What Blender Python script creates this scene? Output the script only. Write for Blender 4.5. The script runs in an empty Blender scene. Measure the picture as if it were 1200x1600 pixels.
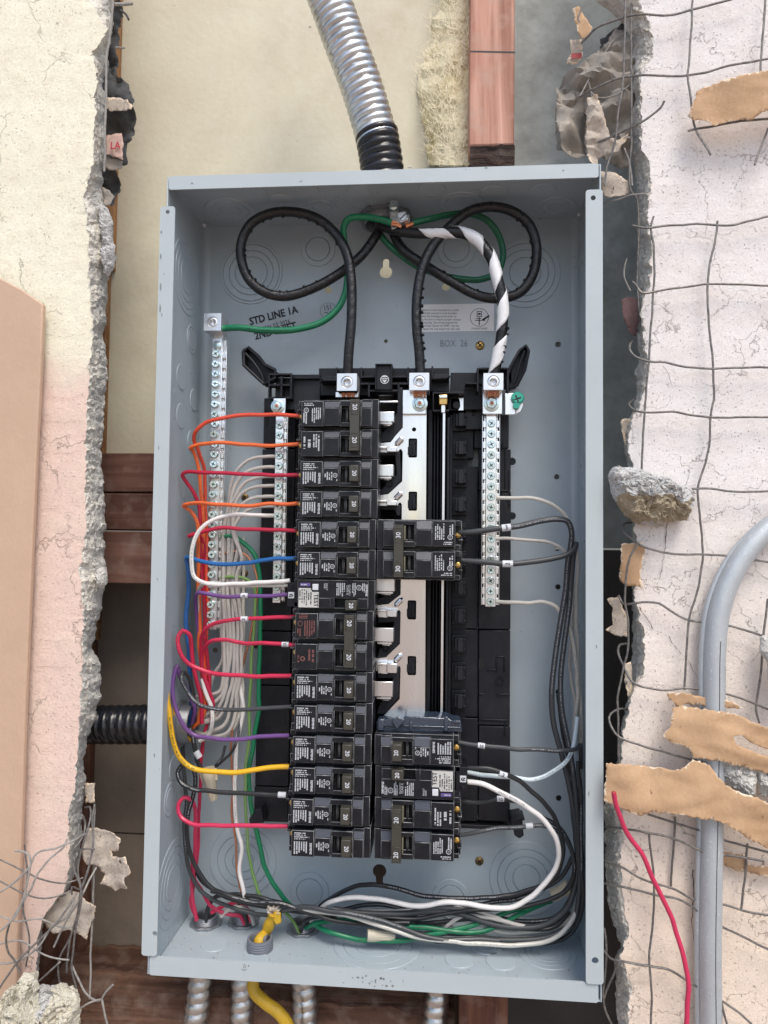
import bpy, bmesh, math, random
from mathutils import Vector, Matrix, noise, geometry
random.seed(7)
SC = bpy.context.scene
COL = SC.collection
# ---------------------------------------------------------------- camera
CAMP = (0.23640, -0.58502, -0.30908)
_a, _b, _c, F = 0.0813735, 0.0424528, -0.0116887, 1128.067
_Rz = Matrix.Rotation(_a, 3, 'Z'); _Rx = Matrix.Rotation(_b, 3, 'X'); _Ry = Matrix.Rotation(_c, 3, 'Y')
RM = _Rz @ _Rx @ _Ry
_r, _f, _u = RM.col[0], RM.col[1], RM.col[2]
cam_d = bpy.data.cameras.new('camera'); cam = bpy.data.objects.new('camera', cam_d); COL.objects.link(cam)
_m = Matrix((( _r[0], _u[0], -_f[0], CAMP[0]), (_r[1], _u[1], -_f[1], CAMP[1]), (_r[2], _u[2], -_f[2], CAMP[2]), (0, 0, 0, 1)))
cam.matrix_world = _m
cam_d.sensor_fit = 'VERTICAL'; cam_d.sensor_height = 36.0; cam_d.lens = F / 1600 * 36
cam_d.clip_start = 0.02; cam_d.clip_end = 2000
SC.camera = cam
# ---------------------------------------------------------------- sky and sun
SUN_EL, SUN_AZ = 56.0, 158.0     # azimuth from +Y clockwise: the light comes from behind the camera, a little to its right
w = bpy.data.worlds.new('World'); SC.world = w; w.use_nodes = True
nt = w.node_tree; bg = nt.nodes['Background']
sky = nt.nodes.new('ShaderNodeTexSky'); sky.sky_type = 'NISHITA'; sky.sun_disc = False
sky.sun_elevation = math.radians(SUN_EL); sky.sun_rotation = math.radians(SUN_AZ)
sky.air_density = 1.0; sky.dust_density = 2.5; sky.ozone_density = 1.0
nt.links.new(sky.outputs[0], bg.inputs[0]); bg.inputs[1].default_value = 0.15
sd = bpy.data.lights.new('sun', 'SUN'); sd.energy = 1.5; sd.angle = math.radians(26); sd.color = (1.0, 0.95, 0.87)
so = bpy.data.objects.new('sun', sd); COL.objects.link(so)
_az = math.radians(SUN_AZ); _el = math.radians(SUN_EL)
_sv = Vector((math.sin(_az) * math.cos(_el), math.cos(_az) * math.cos(_el), math.sin(_el)))
so.rotation_euler = _sv.to_track_quat('Z', 'Y').to_euler()
so.location = (0, -3, 3)
SC.view_settings.view_transform = 'Standard'; SC.view_settings.look = 'None'
SC.view_settings.exposure = 0.55; SC.view_settings.gamma = 1.0
SC.cycles.max_bounces = 8
# ---------------------------------------------------------------- pixel of the photo -> point on a real plane
def ray(u, v): return RM @ Vector(((u - 600) / F, 1.0, (800 - v) / F))
def W(u, v, y):
    d = ray(u, v); t = (y - CAMP[1]) / d[1]; return Vector(CAMP) + d * t
def WX(u, v, x):
    d = ray(u, v); t = (x - CAMP[0]) / d[0]; return Vector(CAMP) + d * t
def WZ(u, v, z):
    d = ray(u, v); t = (z - CAMP[2]) / d[2]; return Vector(CAMP) + d * t
# ---------------------------------------------------------------- materials
MATS = {}
def s2l(c):
    return tuple((x / 12.92 if x <= 0.04045 else ((x + 0.055) / 1.055) ** 2.4) for x in c)
def pbr(name, col, rough=0.5, metal=0.0, var=None, bump=None, spec=0.5, speck=None, stretch=None, coat=0.0, rvar=0.0, var2=None):
    """var=(scale, amount, colour2)  bump=(scale, dist)  speck=(scale, size, colour)"""
    if name in MATS: return MATS[name]
    m = bpy.data.materials.new(name); m.use_nodes = True; MATS[name] = m
    t = m.node_tree; n = t.nodes; l = t.links; b = n['Principled BSDF']
    b.inputs['Base Color'].default_value = (*col, 1); b.inputs['Roughness'].default_value = rough
    b.inputs['Metallic'].default_value = metal; b.inputs['Specular IOR Level'].default_value = spec
    b.inputs['Coat Weight'].default_value = coat
    tc = n.new('ShaderNodeTexCoord'); mp = n.new('ShaderNodeMapping'); l.new(tc.outputs['Object'], mp.inputs[0])
    if stretch: mp.inputs['Scale'].default_value = stretch
    cur = None
    def mixc(prev, fac, colour):
        x = n.new('ShaderNodeMix'); x.data_type = 'RGBA'
        l.new(fac, x.inputs[0])
        if prev is None: x.inputs[6].default_value = (*col, 1)
        else: l.new(prev, x.inputs[6])
        x.inputs[7].default_value = (*colour, 1); return x.outputs[2]
    for vv in (var, var2):
        if vv:
            ns = n.new('ShaderNodeTexNoise'); ns.inputs['Scale'].default_value = vv[0]; ns.inputs['Detail'].default_value = 6; ns.inputs['Roughness'].default_value = 0.62
            l.new(mp.outputs[0], ns.inputs[0])
            cr = n.new('ShaderNodeMapRange'); cr.inputs[1].default_value = 0.38; cr.inputs[2].default_value = 0.68; cr.inputs[4].default_value = vv[1]
            l.new(ns.outputs[0], cr.inputs[0]); cur = mixc(cur, cr.outputs[0], vv[2])
    if speck:
        vo = n.new('ShaderNodeTexNoise'); vo.inputs['Scale'].default_value = speck[0]; vo.inputs['Detail'].default_value = 3; l.new(mp.outputs[0], vo.inputs[0])
        cr = n.new('ShaderNodeMapRange'); cr.inputs[1].default_value = speck[1]; cr.inputs[2].default_value = speck[1] + 0.05
        l.new(vo.outputs[0], cr.inputs[0]); cur = mixc(cur, cr.outputs[0], speck[2])
    if cur: l.new(cur, b.inputs['Base Color'])
    if rvar:
        ns = n.new('ShaderNodeTexNoise'); ns.inputs['Scale'].default_value = 60; ns.inputs['Detail'].default_value = 5; l.new(mp.outputs[0], ns.inputs[0])
        cr = n.new('ShaderNodeMapRange'); cr.inputs[3].default_value = max(0.03, rough - rvar); cr.inputs[4].default_value = min(1, rough + rvar)
        cr.inputs[1].default_value = .3; cr.inputs[2].default_value = .7
        l.new(ns.outputs[0], cr.inputs[0]); l.new(cr.outputs[0], b.inputs['Roughness'])
    if bump:
        ns = n.new('ShaderNodeTexNoise'); ns.inputs['Scale'].default_value = bump[0]; ns.inputs['Detail'].default_value = 8; ns.inputs['Roughness'].default_value = 0.6; l.new(mp.outputs[0], ns.inputs[0])
        bp = n.new('ShaderNodeBump'); bp.inputs['Distance'].default_value = bump[1]; bp.inputs['Strength'].default_value = 1.0
        l.new(ns.outputs[0], bp.inputs['Height']); l.new(bp.outputs[0], b.inputs['Normal'])
    return m

def stucco(name, ca, cb, za, zb, crackcol, tint=None, crack_scale=22, ckw=1.0):
    """painted stucco: colour ca above height za, cb below zb, fine sand, pits and hairline cracks"""
    m = bpy.data.materials.new(name); m.use_nodes = True; MATS[name] = m
    t = m.node_tree; n = t.nodes; l = t.links; b = n['Principled BSDF']; b.inputs['Roughness'].default_value = 0.88; b.inputs['Specular IOR Level'].default_value = 0.25
    geo = n.new('ShaderNodeNewGeometry'); pos = geo.outputs['Position']
    sep = n.new('ShaderNodeSeparateXYZ'); l.new(pos, sep.inputs[0])
    def noise_(scale, det=6, rough=.6):
        q = n.new('ShaderNodeTexNoise'); q.inputs['Scale'].default_value = scale; q.inputs['Detail'].default_value = det; q.inputs['Roughness'].default_value = rough; l.new(pos, q.inputs[0]); return q
    def rng(src, a, b_, c=0, d=1):
        q = n.new('ShaderNodeMapRange'); q.inputs[1].default_value = a; q.inputs[2].default_value = b_; q.inputs[3].default_value = c; q.inputs[4].default_value = d; l.new(src, q.inputs[0]); return q.outputs[0]
    def math_(op, a, bb):
        q = n.new('ShaderNodeMath'); q.operation = op
        for i, s in enumerate((a, bb)):
            if isinstance(s, (int, float)): q.inputs[i].default_value = s
            else: l.new(s, q.inputs[i])
        return q.outputs[0]
    def mix(fac, a, bb):
        q = n.new('ShaderNodeMix'); q.data_type = 'RGBA'
        if isinstance(fac, (int, float)): q.inputs[0].default_value = fac
        else: l.new(fac, q.inputs[0])
        for i, s in ((6, a), (7, bb)):
            if isinstance(s, tuple): q.inputs[i].default_value = (*s, 1)
            else: l.new(s, q.inputs[i])
        return q.outputs[2]
    big = noise_(9, 4); zz = math_('ADD', sep.outputs[2], math_('MULTIPLY', math_('SUBTRACT', big.outputs[0], 0.5), 0.12))
    c = mix(rng(zz, za, zb), ca, cb)
    blot = noise_(26, 6, .65)
    c = mix(rng(blot.outputs[0], .42, .75, 0, .38), c, tint or tuple(x * .82 for x in cb))
    streak = noise_(70, 4); c = mix(rng(streak.outputs[0], .45, .7, 0, .16), c, tuple(x * .75 for x in cb))
    # hairline cracks: distorted cell borders, shown only here and there
    dn = noise_(60, 5); vm = n.new('ShaderNodeVectorMath'); vm.operation = 'MULTIPLY_ADD'; l.new(dn.outputs[1], vm.inputs[0]); vm.inputs[1].default_value = (.035, .035, .035); l.new(pos, vm.inputs[2])
    vo = n.new('ShaderNodeTexVoronoi'); vo.feature = 'DISTANCE_TO_EDGE'; vo.inputs['Scale'].default_value = crack_scale; l.new(vm.outputs[0], vo.inputs[0])
    mk = noise_(17, 3); ck = math_('MULTIPLY', rng(vo.outputs[0], 0.002, 0.011 * ckw + .003, 1, 0), rng(mk.outputs[0], .47, .56))
    c = mix(math_('MULTIPLY', ck, .75 * ckw), c, crackcol)
    pit = noise_(520, 2); pk = rng(pit.outputs[0], .665, .71); c = mix(math_('MULTIPLY', pk, .62 * min(1, ckw * 2)), c, tuple(x * .8 for x in crackcol)); pit2 = noise_(1050, 2); c = mix(math_('MULTIPLY', rng(pit2.outputs[0], .63, .70), .35 * min(1, ckw * 2)), c, crackcol)
    fine = noise_(800, 4, .75); c = mix(rng(fine.outputs[0], .4, .8, 0, .35), c, tuple(x * .45 for x in cb))
    l.new(c, b.inputs['Base Color'])
    h = math_('SUBTRACT', math_('ADD', math_('MULTIPLY', fine.outputs[0], .35), math_('MULTIPLY', blot.outputs[0], 1.6)), math_('MULTIPLY', math_('MAXIMUM', ck, pk), .8))
    bp = n.new('ShaderNodeBump'); bp.inputs['Distance'].default_value = .0016; bp.inputs['Strength'].default_value = .9; l.new(h, bp.inputs['Height']); l.new(bp.outputs[0], b.inputs['Normal'])
    return m

def wood(name, ca, cb, axis='z', scale=1.0, bumpd=.0012, rough=.75):
    m = bpy.data.materials.new(name); m.use_nodes = True; MATS[name] = m
    t = m.node_tree; n = t.nodes; l = t.links; b = n['Principled BSDF']; b.inputs['Roughness'].default_value = rough; b.inputs['Specular IOR Level'].default_value = 0.3
    geo = n.new('ShaderNodeNewGeometry'); mp = n.new('ShaderNodeMapping'); l.new(geo.outputs['Position'], mp.inputs[0])
    mp.inputs['Scale'].default_value = {'z': (1, 1, .07), 'x': (.07, 1, 1)}[axis]
    a = n.new('ShaderNodeTexNoise'); a.inputs['Scale'].default_value = 130 * scale; a.inputs['Detail'].default_value = 8; a.inputs['Distortion'].default_value = .6; l.new(mp.outputs[0], a.inputs[0])
    g = n.new('ShaderNodeTexNoise'); g.inputs['Scale'].default_value = 34 * scale; g.inputs['Detail'].default_value = 5; g.inputs['Distortion'].default_value = 1.2; l.new(mp.outputs[0], g.inputs[0])
    r = n.new('ShaderNodeValToRGB'); l.new(a.outputs[0], r.inputs[0])
    r.color_ramp.elements[0].position = .33; r.color_ramp.elements[0].color = (*cb, 1); r.color_ramp.elements[1].position = .66; r.color_ramp.elements[1].color = (*ca, 1)
    x = n.new('ShaderNodeMix'); x.data_type = 'RGBA'; x.blend_type = 'MULTIPLY'; l.new(r.outputs[0], x.inputs[6])
    r2 = n.new('ShaderNodeValToRGB'); l.new(g.outputs[0], r2.inputs[0]); r2.color_ramp.elements[0].position = .36; r2.color_ramp.elements[0].color = (.42, .34, .30, 1); r2.color_ramp.elements[1].position = .62; du = n.new('ShaderNodeTexNoise'); du.inputs['Scale'].default_value = 75; du.inputs['Detail'].default_value = 7; l.new(geo.outputs['Position'], du.inputs[0]); dm = n.new('ShaderNodeMapRange'); dm.inputs[1].default_value = .48; dm.inputs[2].default_value = .72; dm.inputs[4].default_value = .55; l.new(du.outputs[0], dm.inputs[0]); dx = n.new('ShaderNodeMix'); dx.data_type = 'RGBA'; dx.inputs[7].default_value = (ca[0] * .55 + .10, ca[1] * .6 + .09, ca[2] * .6 + .08, 1)
    l.new(r2.outputs[0], x.inputs[7]); x.inputs[0].default_value = .85; l.new(x.outputs[2], dx.inputs[6]); l.new(dm.outputs[0], dx.inputs[0]); l.new(dx.outputs[2], b.inputs['Base Color'])
    bp = n.new('ShaderNodeBump'); bp.inputs['Distance'].default_value = bumpd; l.new(a.outputs[0], bp.inputs['Height']); l.new(bp.outputs[0], b.inputs['Normal'])
    return m

GREY = (.38, .445, .485)
m_grey = pbr('grey_enamel', GREY, .38, var=(14, .4, (.29, .345, .38)), bump=(900, .00006), rvar=.12, var2=(75, .22, (.43, .47, .48)), speck=(190, .735, (.10, .10, .10)))
m_greyk = pbr('grey_enamel_knockout', GREY, .38, bump=(900, .00006), rvar=.08)
m_black = pbr('black_plastic', (.007, .0078, .011), .40, spec=.28, bump=(1400, .00004), var=(90, .5, (.022, .022, .026)), rvar=.1)
m_black2 = pbr('black_frame_plastic', (.006, .007, .011), .46, spec=.3, bump=(700, .00006), var=(50, .6, (.022, .023, .028)), rvar=.12)
m_dark = pbr('black_recess', (.004, .004, .004), .7)
m_blue_inset = pbr('sky_tinted_black_inset', (.030, .036, .052), .38, bump=(900, .00005), rvar=.08)  # black casing slopes, sky reflection put in as a lighter blue
m_handle = pbr('olive_black_handle', (.045, .042, .033), .42, bump=(900, .00005), rvar=.1)
m_alu = pbr('tin_plated_aluminium', (.80, .80, .80), .30, 1.0, var=(40, .25, (.68, .68, .68)), bump=(600, .00005), rvar=.12, stretch=(1, 1, .15))
m_bus = pbr('rolled_aluminium', (.80, .79, .78), .24, 1.0, var=(60, .35, (.70, .68, .66)), bump=(300, .00012), rvar=.1, stretch=(1, 1, .12))
m_cast = pbr('cast_lug', (.70, .71, .72), .36, .9, bump=(700, .0001), rvar=.1)
m_zinc = pbr('zinc_plated_screw', (.52, .64, .66), .26, 1.0, var=(300, .6, (.75, .80, .70)), rvar=.1)
m_brass = pbr('brass_screw', (.62, .42, .14), .35, 1.0, var=(400, .5, (.35, .22, .08)))
m_rustscrew = pbr('dull_brass_screw', (.25, .17, .07), .5, .7, var=(500, .5, (.12, .07, .03)))
m_copper = pbr('bare_copper', (.72, .30, .16), .38, .9, var=(300, .5, (.35, .14, .08)))
m_galv = pbr('galvanised_steel', (.70, .72, .72), .36, 1.0, var=(70, .55, (.42, .44, .46)), bump=(400, .00012), rvar=.12)
m_galvdark = pbr('galvanised_bottom_flex', (.62, .61, .58), .38, 1.0, var=(80, .6, (.30, .29, .27)), bump=(400, .00015), rvar=.12)
m_emt = pbr('galvanised_tube', (.50, .53, .545), .60, .5, var=(140, .6, (.42, .46, .49)), bump=(900, .0003), rvar=.1, speck=(900, .66, (.75, .78, .76)), stretch=(1, 1, .5))
m_zcast = pbr('zinc_die_cast', (.34, .35, .37), .42, .85, bump=(500, .0003), rvar=.1)
m_white = pbr('white_print', (.56, .58, .61), .6)
m_whitedim = pbr('dim_white_print', (.40, .42, .47), .6)
m_redprint = pbr('red_print', (.20, .075, .065), .6)
m_blackprint = pbr('black_ink', (.012, .014, .02), .6)
m_label = pbr('white_sticker', (.80, .81, .82), .5, bump=(400, .0001))
m_purple_tag = pbr('purple_tag', (.10, .07, .22), .5)
m_lath = pbr('galvanised_lath_wire', (.13, .125, .12), .55, .55, var=(300, .7, (.32, .29, .26)), bump=(900, .0003))
m_lathlight = pbr('mortar_coated_wire', (.34, .32, .29), .8, 0, var=(300, .7, (.16, .15, .14)), bump=(700, .0005))
m_concrete = pbr('broken_mortar', (.68, .655, .60), .95, var=(330, .7, (.42, .40, .37)), bump=(800, .0022), var2=(1100, .7, (.78, .76, .71)), speck=(560, .67, (.18, .175, .165)), spec=.2)
m_mortarw = pbr('broken_plaster_edge', (.82, .78, .69), .95, var=(420, .7, (.56, .52, .45)), bump=(800, .002), var2=(1200, .6, (.88, .84, .74)), speck=(620, .67, (.17, .15, .13)), spec=.2)
m_rockw = pbr('rock_plaster', (.76, .76, .74), .95, var=(260, .7, (.50, .47, .43)), bump=(600, .004), speck=(800, .62, (.16, .15, .14)), spec=.2)
m_rockt = pbr('rock_tan', (.60, .51, .37), .95, var=(420, .9, (.36, .29, .19)), bump=(700, .004), var2=(1100, .6, (.55, .46, .32)), spec=.2)
m_foam = pbr('crumbly_plaster', (.88, .83, .68), .95, var=(240, .7, (.62, .56, .42)), bump=(600, .004), spec=.2)
m_paper = pbr('kraft_paper', (.47, .30, .17), .75, var=(20, .6, (.36, .215, .115)), bump=(330, .0003), var2=(420, .3, (.58, .41, .26)), spec=.3, speck=(140, .72, (.20, .11, .06)))
m_paperlt = pbr('faded_paper', (.52, .45, .37), .85, var=(90, .9, (.28, .23, .19)), bump=(300, .001), spec=.3, var2=(500, .6, (.60, .53, .45)), speck=(260, .68, (.12, .10, .085)))
m_tar = pbr('tar_paper', (.05, .052, .055), .75, var=(50, .8, (.13, .125, .12)), bump=(90, .002), spec=.3)
m_tarlt = pbr('grey_building_paper', (.24, .225, .20), .8, var=(38, .9, (.42, .36, .30)), bump=(200, .0008), spec=.3)
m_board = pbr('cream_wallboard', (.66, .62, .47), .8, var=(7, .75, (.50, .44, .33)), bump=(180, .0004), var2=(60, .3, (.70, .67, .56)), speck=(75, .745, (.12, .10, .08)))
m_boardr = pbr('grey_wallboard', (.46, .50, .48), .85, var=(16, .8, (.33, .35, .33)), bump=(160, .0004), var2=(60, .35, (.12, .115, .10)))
m_boardb = pbr('brown_shaded_wallboard', (.25, .205, .165), .85, var=(12, .8, (.17, .135, .105)), bump=(160, .0004), speck=(80, .74, (.04, .03, .03)))  # brown tone also carries the deep shade of the lower cavity
m_panel = pbr('tan_painted_panel', (.54, .375, .265), .6, var=(6, .5, (.47, .32, .22)), bump=(150, .0004), var2=(50, .16, (.40, .27, .17)), speck=(60, .75, (.2, .12, .08)), stretch=(1, 1, .8))
m_insul = pbr('fibreglass', (.82, .76, .55), .95, var=(20, .9, (.64, .53, .27)), bump=(120, .003), spec=.1)
m_studw = wood('weathered_redwood', (.66, .38, .29), (.42, .20, .14), 'z')
m_studend = wood('charred_saw_cut', (.10, .06, .045), (.03, .02, .017), 'x', 1.6, .004)
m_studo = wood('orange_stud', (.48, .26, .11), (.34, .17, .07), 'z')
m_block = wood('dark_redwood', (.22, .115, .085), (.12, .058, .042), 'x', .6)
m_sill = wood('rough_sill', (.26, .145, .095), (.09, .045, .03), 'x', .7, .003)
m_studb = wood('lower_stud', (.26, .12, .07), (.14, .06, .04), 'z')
m_ground = pbr('patio', (.36, .275, .22), .9, var=(1.5, .5, (.29, .22, .175)))
m_stL = stucco('cream_stucco', s2l((.935, .925, .835)), s2l((.89, .785, .73)), -.135, -.175, (.35, .30, .24), tint=s2l((.88, .84, .75)), crack_scale=8, ckw=.2)
m_stR = stucco('pale_pink_stucco', s2l((.915, .90, .89)), s2l((.92, .85, .775)), -.25, -.62, (.16, .13, .12), tint=s2l((.885, .83, .80)), ckw=.42)
def plastic(name, c, rough=.36): return pbr(name, c, rough, bump=(500, .00006), var=(120, .3, tuple(x * .8 for x in c)), rvar=.06)
WC = dict(
 redor=plastic('orange_red_insulation', (.66, .075, .035)), orange=plastic('orange_insulation', (.72, .14, .035)),
 crimson=plastic('crimson_insulation', (.44, .012, .045)), red=plastic('red_insulation', (.54, .02, .07)), pinkred=plastic('pinkish_red_insulation', (.56, .03, .095)),
 blue=plastic('blue_insulation', (.012, .11, .34)), purple=plastic('purple_insulation', (.14, .06, .22)),
 yellow=plastic('yellow_insulation', (.74, .42, .015)), white=plastic('white_insulation', (.72, .70, .68)),
 grey=plastic('grey_white_insulation', (.50, .475, .44)), oldwhite=plastic('ivory_insulation', (.56, .54, .48)),
 black=plastic('black_insulation', (.018, .019, .021)), dgrey=plastic('charcoal_insulation', (.048, .052, .056), .45),
 green=plastic('green_insulation', (.006, .17, .075)), lgreen=plastic('light_green_insulation', (.15, .27, .08)),
 teal=plastic('dark_green_insulation', (.008, .13, .06)), copper=m_copper,
 yjacket=pbr('yellow_cable_jacket', (.60, .37, .02), .5, var=(60, .6, (.35, .22, .02)), bump=(200, .0006)))
m_cable = pbr('black_service_cable', (.009, .009, .010), .30, bump=(130, .0016), rvar=.12)
m_tape = pbr('white_tape', (.78, .79, .80), .35, bump=(260, .0006), rvar=.08)
m_nut = plastic('ivory_wire_nut', (.52, .47, .36), .45)
m_lt = pbr('black_flex_jacket', (.012, .012, .014), .22, bump=(200, .0004), rvar=.08)
m_clear = pbr('smoked_clear_plastic', (.03, .045, .07), .12, bump=(200, .0006), rvar=.05, spec=.9)
# ---------------------------------------------------------------- mesh building
class MB:
    def __init__(s): s.v = []; s.f = []; s.mi = []
    def add(s, vs, fs, mi=0):
        o = len(s.v); s.v.extend(Vector(p) for p in vs); s.f.extend(tuple(i + o for i in f) for f in fs); s.mi.extend([mi] * len(fs)); return s
    def box(s, x0, x1, y0, y1, z0, z1, mi=0):
        x0, x1 = min(x0, x1), max(x0, x1); y0, y1 = min(y0, y1), max(y0, y1); z0, z1 = min(z0, z1), max(z0, z1)
        v = [(x, y, z) for x in (x0, x1) for y in (y0, y1) for z in (z0, z1)]
        return s.add(v, [(0, 1, 3, 2), (4, 6, 7, 5), (0, 4, 5, 1), (2, 3, 7, 6), (0, 2, 6, 4), (1, 5, 7, 3)], mi)
    def hexa(s, a, b, mi=0):
        """two quads of four points (front, back)"""
        return s.add(list(a) + list(b), [(0, 1, 2, 3), (7, 6, 5, 4), (0, 4, 5, 1), (1, 5, 6, 2), (2, 6, 7, 3), (3, 7, 4, 0)], mi)
    def prism(s, poly, y0, y1, mi=0):
        n = len(poly); v = [(x, y0, z) for x, z in poly] + [(x, y1, z) for x, z in poly]
        f = [tuple(range(n)), tuple(range(2 * n - 1, n - 1, -1))] + [(i, i + n, (i + 1) % n + n, (i + 1) % n) for i in range(n)]
        return s.add(v, f, mi)
    def px(s, u0, v0, u1, v1, y0, y1, mi=0):
        um, vm = (u0 + u1) / 2, (v0 + v1) / 2
        return s.box(W(u0, vm, y0)[0], W(u1, vm, y0)[0], y0, y1, W(um, v0, y0)[2], W(um, v1, y0)[2], mi)
    def ppoly(s, pts, y0, y1, mi=0):
        return s.prism([(W(u, v, y0)[0], W(u, v, y0)[2]) for u, v in pts], y0, y1, mi)
    def lathe(s, c, axis, prof, n=24, mi=0, closed=True):
        """prof: list of (radius, distance along axis)"""
        ax = Vector(axis).normalized(); a = ax.orthogonal().normalized(); b = ax.cross(a); c = Vector(c)
        o = []
        for r, h in prof:
            for i in range(n):
                t = 2 * math.pi * i / n; o.append(c + ax * h + (a * math.cos(t) + b * math.sin(t)) * r)
        fs = []
        for k in range(len(prof) - 1):
            for i in range(n):
                j = (i + 1) % n; fs.append((k * n + i, k * n + j, (k + 1) * n + j, (k + 1) * n + i))
        if closed:
            fs.append(tuple(range(n - 1, -1, -1))); fs.append(tuple((len(prof) - 1) * n + i for i in range(n)))
        return s.add(o, fs, mi)
    def cyl(s, c, axis, r, h, n=20, mi=0): return s.lathe(c, axis, [(r, 0), (r, h)], n, mi)
    def tube(s, pts, r, n=10, mi=0, rfun=None, caps=True):
        pts = [Vector(p) for p in pts]; N = len(pts)
        T = [(pts[min(i + 1, N - 1)] - pts[max(i - 1, 0)]).normalized() for i in range(N)]
        a = T[0].orthogonal().normalized(); vs = []; L = 0
        for i in range(N):
            if i: L += (pts[i] - pts[i - 1]).length
            a = (a - T[i] * a.dot(T[i]));
            if a.length < 1e-6: a = T[i].orthogonal()
            a.normalize(); b = T[i].cross(a)
            for k in range(n):
                th = 2 * math.pi * k / n; rr = (r[i] if isinstance(r, list) else r) if rfun is None else rfun(L, th)
                vs.append(pts[i] + (a * math.cos(th) + b * math.sin(th)) * rr)
        fs = [(i * n + k, i * n + (k + 1) % n, (i + 1) * n + (k + 1) % n, (i + 1) * n + k) for i in range(N - 1) for k in range(n)]
        if caps: fs += [tuple(range(n - 1, -1, -1)), tuple((N - 1) * n + k for k in range(n))]
        return s.add(vs, fs, mi)
    def build(s, name, mats, parent=None, bevel=0, local=False, smooth=True, seg=2, label=None, rcalc=True):
        me = bpy.data.meshes.new(name); ob = bpy.data.objects.new(name, me); COL.objects.link(ob)
        org = Vector((0, 0, 0))
        if not local:
            if parent is not None: org = rootloc(parent)
            else:
                lo = [min(p[i] for p in s.v) for i in range(3)]; hi = [max(p[i] for p in s.v) for i in range(3)]
                org = Vector([(lo[i] + hi[i]) / 2 for i in range(3)])
        me.from_pydata([tuple(p - org) for p in s.v], [], s.f)
        if not isinstance(mats, (list, tuple)): mats = [mats]
        for m in mats: me.materials.append(m)
        if len(mats) > 1: me.polygons.foreach_set('material_index', s.mi)
        if rcalc:
            bm = bmesh.new(); bm.from_mesh(me); bmesh.ops.recalc_face_normals(bm, faces=bm.faces); bm.to_mesh(me); bm.free()
        if smooth:
            me.polygons.foreach_set('use_smooth', [True] * len(me.polygons)); me.set_sharp_from_angle(angle=math.radians(35))
        me.update()
        if parent is None: ob.location = org
        else: ob.parent = parent
        if bevel:
            b = ob.modifiers.new('bevel', 'BEVEL'); b.width = bevel; b.segments = seg; b.limit_method = 'ANGLE'; b.angle_limit = math.radians(40)
        if label: ob['label'] = label
        return ob
def rootloc(o):
    p = Vector((0, 0, 0))
    while o is not None: p += o.location; o = o.parent
    return p
def tag(o, label=None, cat=None, group=None, kind=None):
    if label: o['label'] = label
    if cat: o['category'] = cat
    if group: o['group'] = group
    if kind: o['kind'] = kind
    return o
def thing(name, label, cat, loc=(0, 0, 0), group=None):
    o = bpy.data.objects.new(name, None); COL.objects.link(o); o.location = loc; o.empty_display_size = .01
    return tag(o, label, cat, group)
def copy_tree(o, parent=None):
    c = o.copy(); COL.objects.link(c); c.parent = parent
    for ch in [x for x in KIDS.get(o.name, [])]: copy_tree_child(ch, c)
    return c
KIDS = {}
def copy_tree_child(o, parent):
    c = o.copy(); COL.objects.link(c); c.parent = parent
    for ch in KIDS.get(o.name, []): copy_tree_child(ch, c)
def register(root):
    for o in bpy.data.objects:
        if o.parent is not None: KIDS.setdefault(o.parent.name, [])
    def rec(r):
        KIDS[r.name] = list(r.children)
        for c in r.children: rec(c)
    rec(root)
def cat_rom(pts, step=.0025):
    P = [Vector(p) for p in pts]
    if len(P) < 3: return P
    P = [P[0] * 2 - P[1]] + P + [P[-1] * 2 - P[-2]]; out = []
    for i in range(1, len(P) - 2):
        p0, p1, p2, p3 = P[i - 1], P[i], P[i + 1], P[i + 2]
        def tj(t, a, b): return t + max((b - a).length, 1e-6) ** .5
        t0 = 0; t1 = tj(t0, p0, p1); t2 = tj(t1, p1, p2); t3 = tj(t2, p2, p3)
        n = max(2, int((p2 - p1).length / step))
        for k in range(n):
            t = t1 + (t2 - t1) * k / n
            A1 = p0 * ((t1 - t) / (t1 - t0)) + p1 * ((t - t0) / (t1 - t0)); A2 = p1 * ((t2 - t) / (t2 - t1)) + p2 * ((t - t1) / (t2 - t1)); A3 = p2 * ((t3 - t) / (t3 - t2)) + p3 * ((t - t2) / (t3 - t2))
            B1 = A1 * ((t2 - t) / (t2 - t0)) + A2 * ((t - t0) / (t2 - t0)); B2 = A2 * ((t3 - t) / (t3 - t1)) + A3 * ((t - t1) / (t3 - t1))
            out.append(B1 * ((t2 - t) / (t2 - t1)) + B2 * ((t - t1) / (t2 - t1)))
    out.append(P[-2]); return out
def pxpath(pts, y=None):
    """(u, v[, y]) list; a missing y is interpolated between the given ones"""
    ys = [(p[2] if len(p) > 2 else None) for p in pts]
    if ys[0] is None: ys[0] = y
    known = [i for i, q in enumerate(ys) if q is not None]
    if known[-1] != len(ys) - 1: ys[-1] = ys[known[-1]]; known.append(len(ys) - 1)
    for a, b in zip(known, known[1:]):
        for i in range(a + 1, b): ys[i] = ys[a] + (ys[b] - ys[a]) * (i - a) / (b - a)
    return [W(p[0], p[1], q) for p, q in zip(pts, ys)]
_TXT = {}
def glyphs(body):
    if body not in _TXT:
        c = bpy.data.curves.new('t', 'FONT'); c.body = body; c.size = 1; c.resolution_u = 2
        c.align_x = 'CENTER'; c.align_y = 'CENTER'
        o = bpy.data.objects.new('t', c); COL.objects.link(o); bpy.context.view_layer.update()
        me = bpy.data.meshes.new_from_object(o.evaluated_get(bpy.context.evaluated_depsgraph_get()))
        _TXT[body] = ([v.co.xy.copy() for v in me.vertices], [tuple(p.vertices) for p in me.polygons])
        bpy.data.objects.remove(o); bpy.data.meshes.remove(me); bpy.data.curves.remove(c)
    return _TXT[body]
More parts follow.
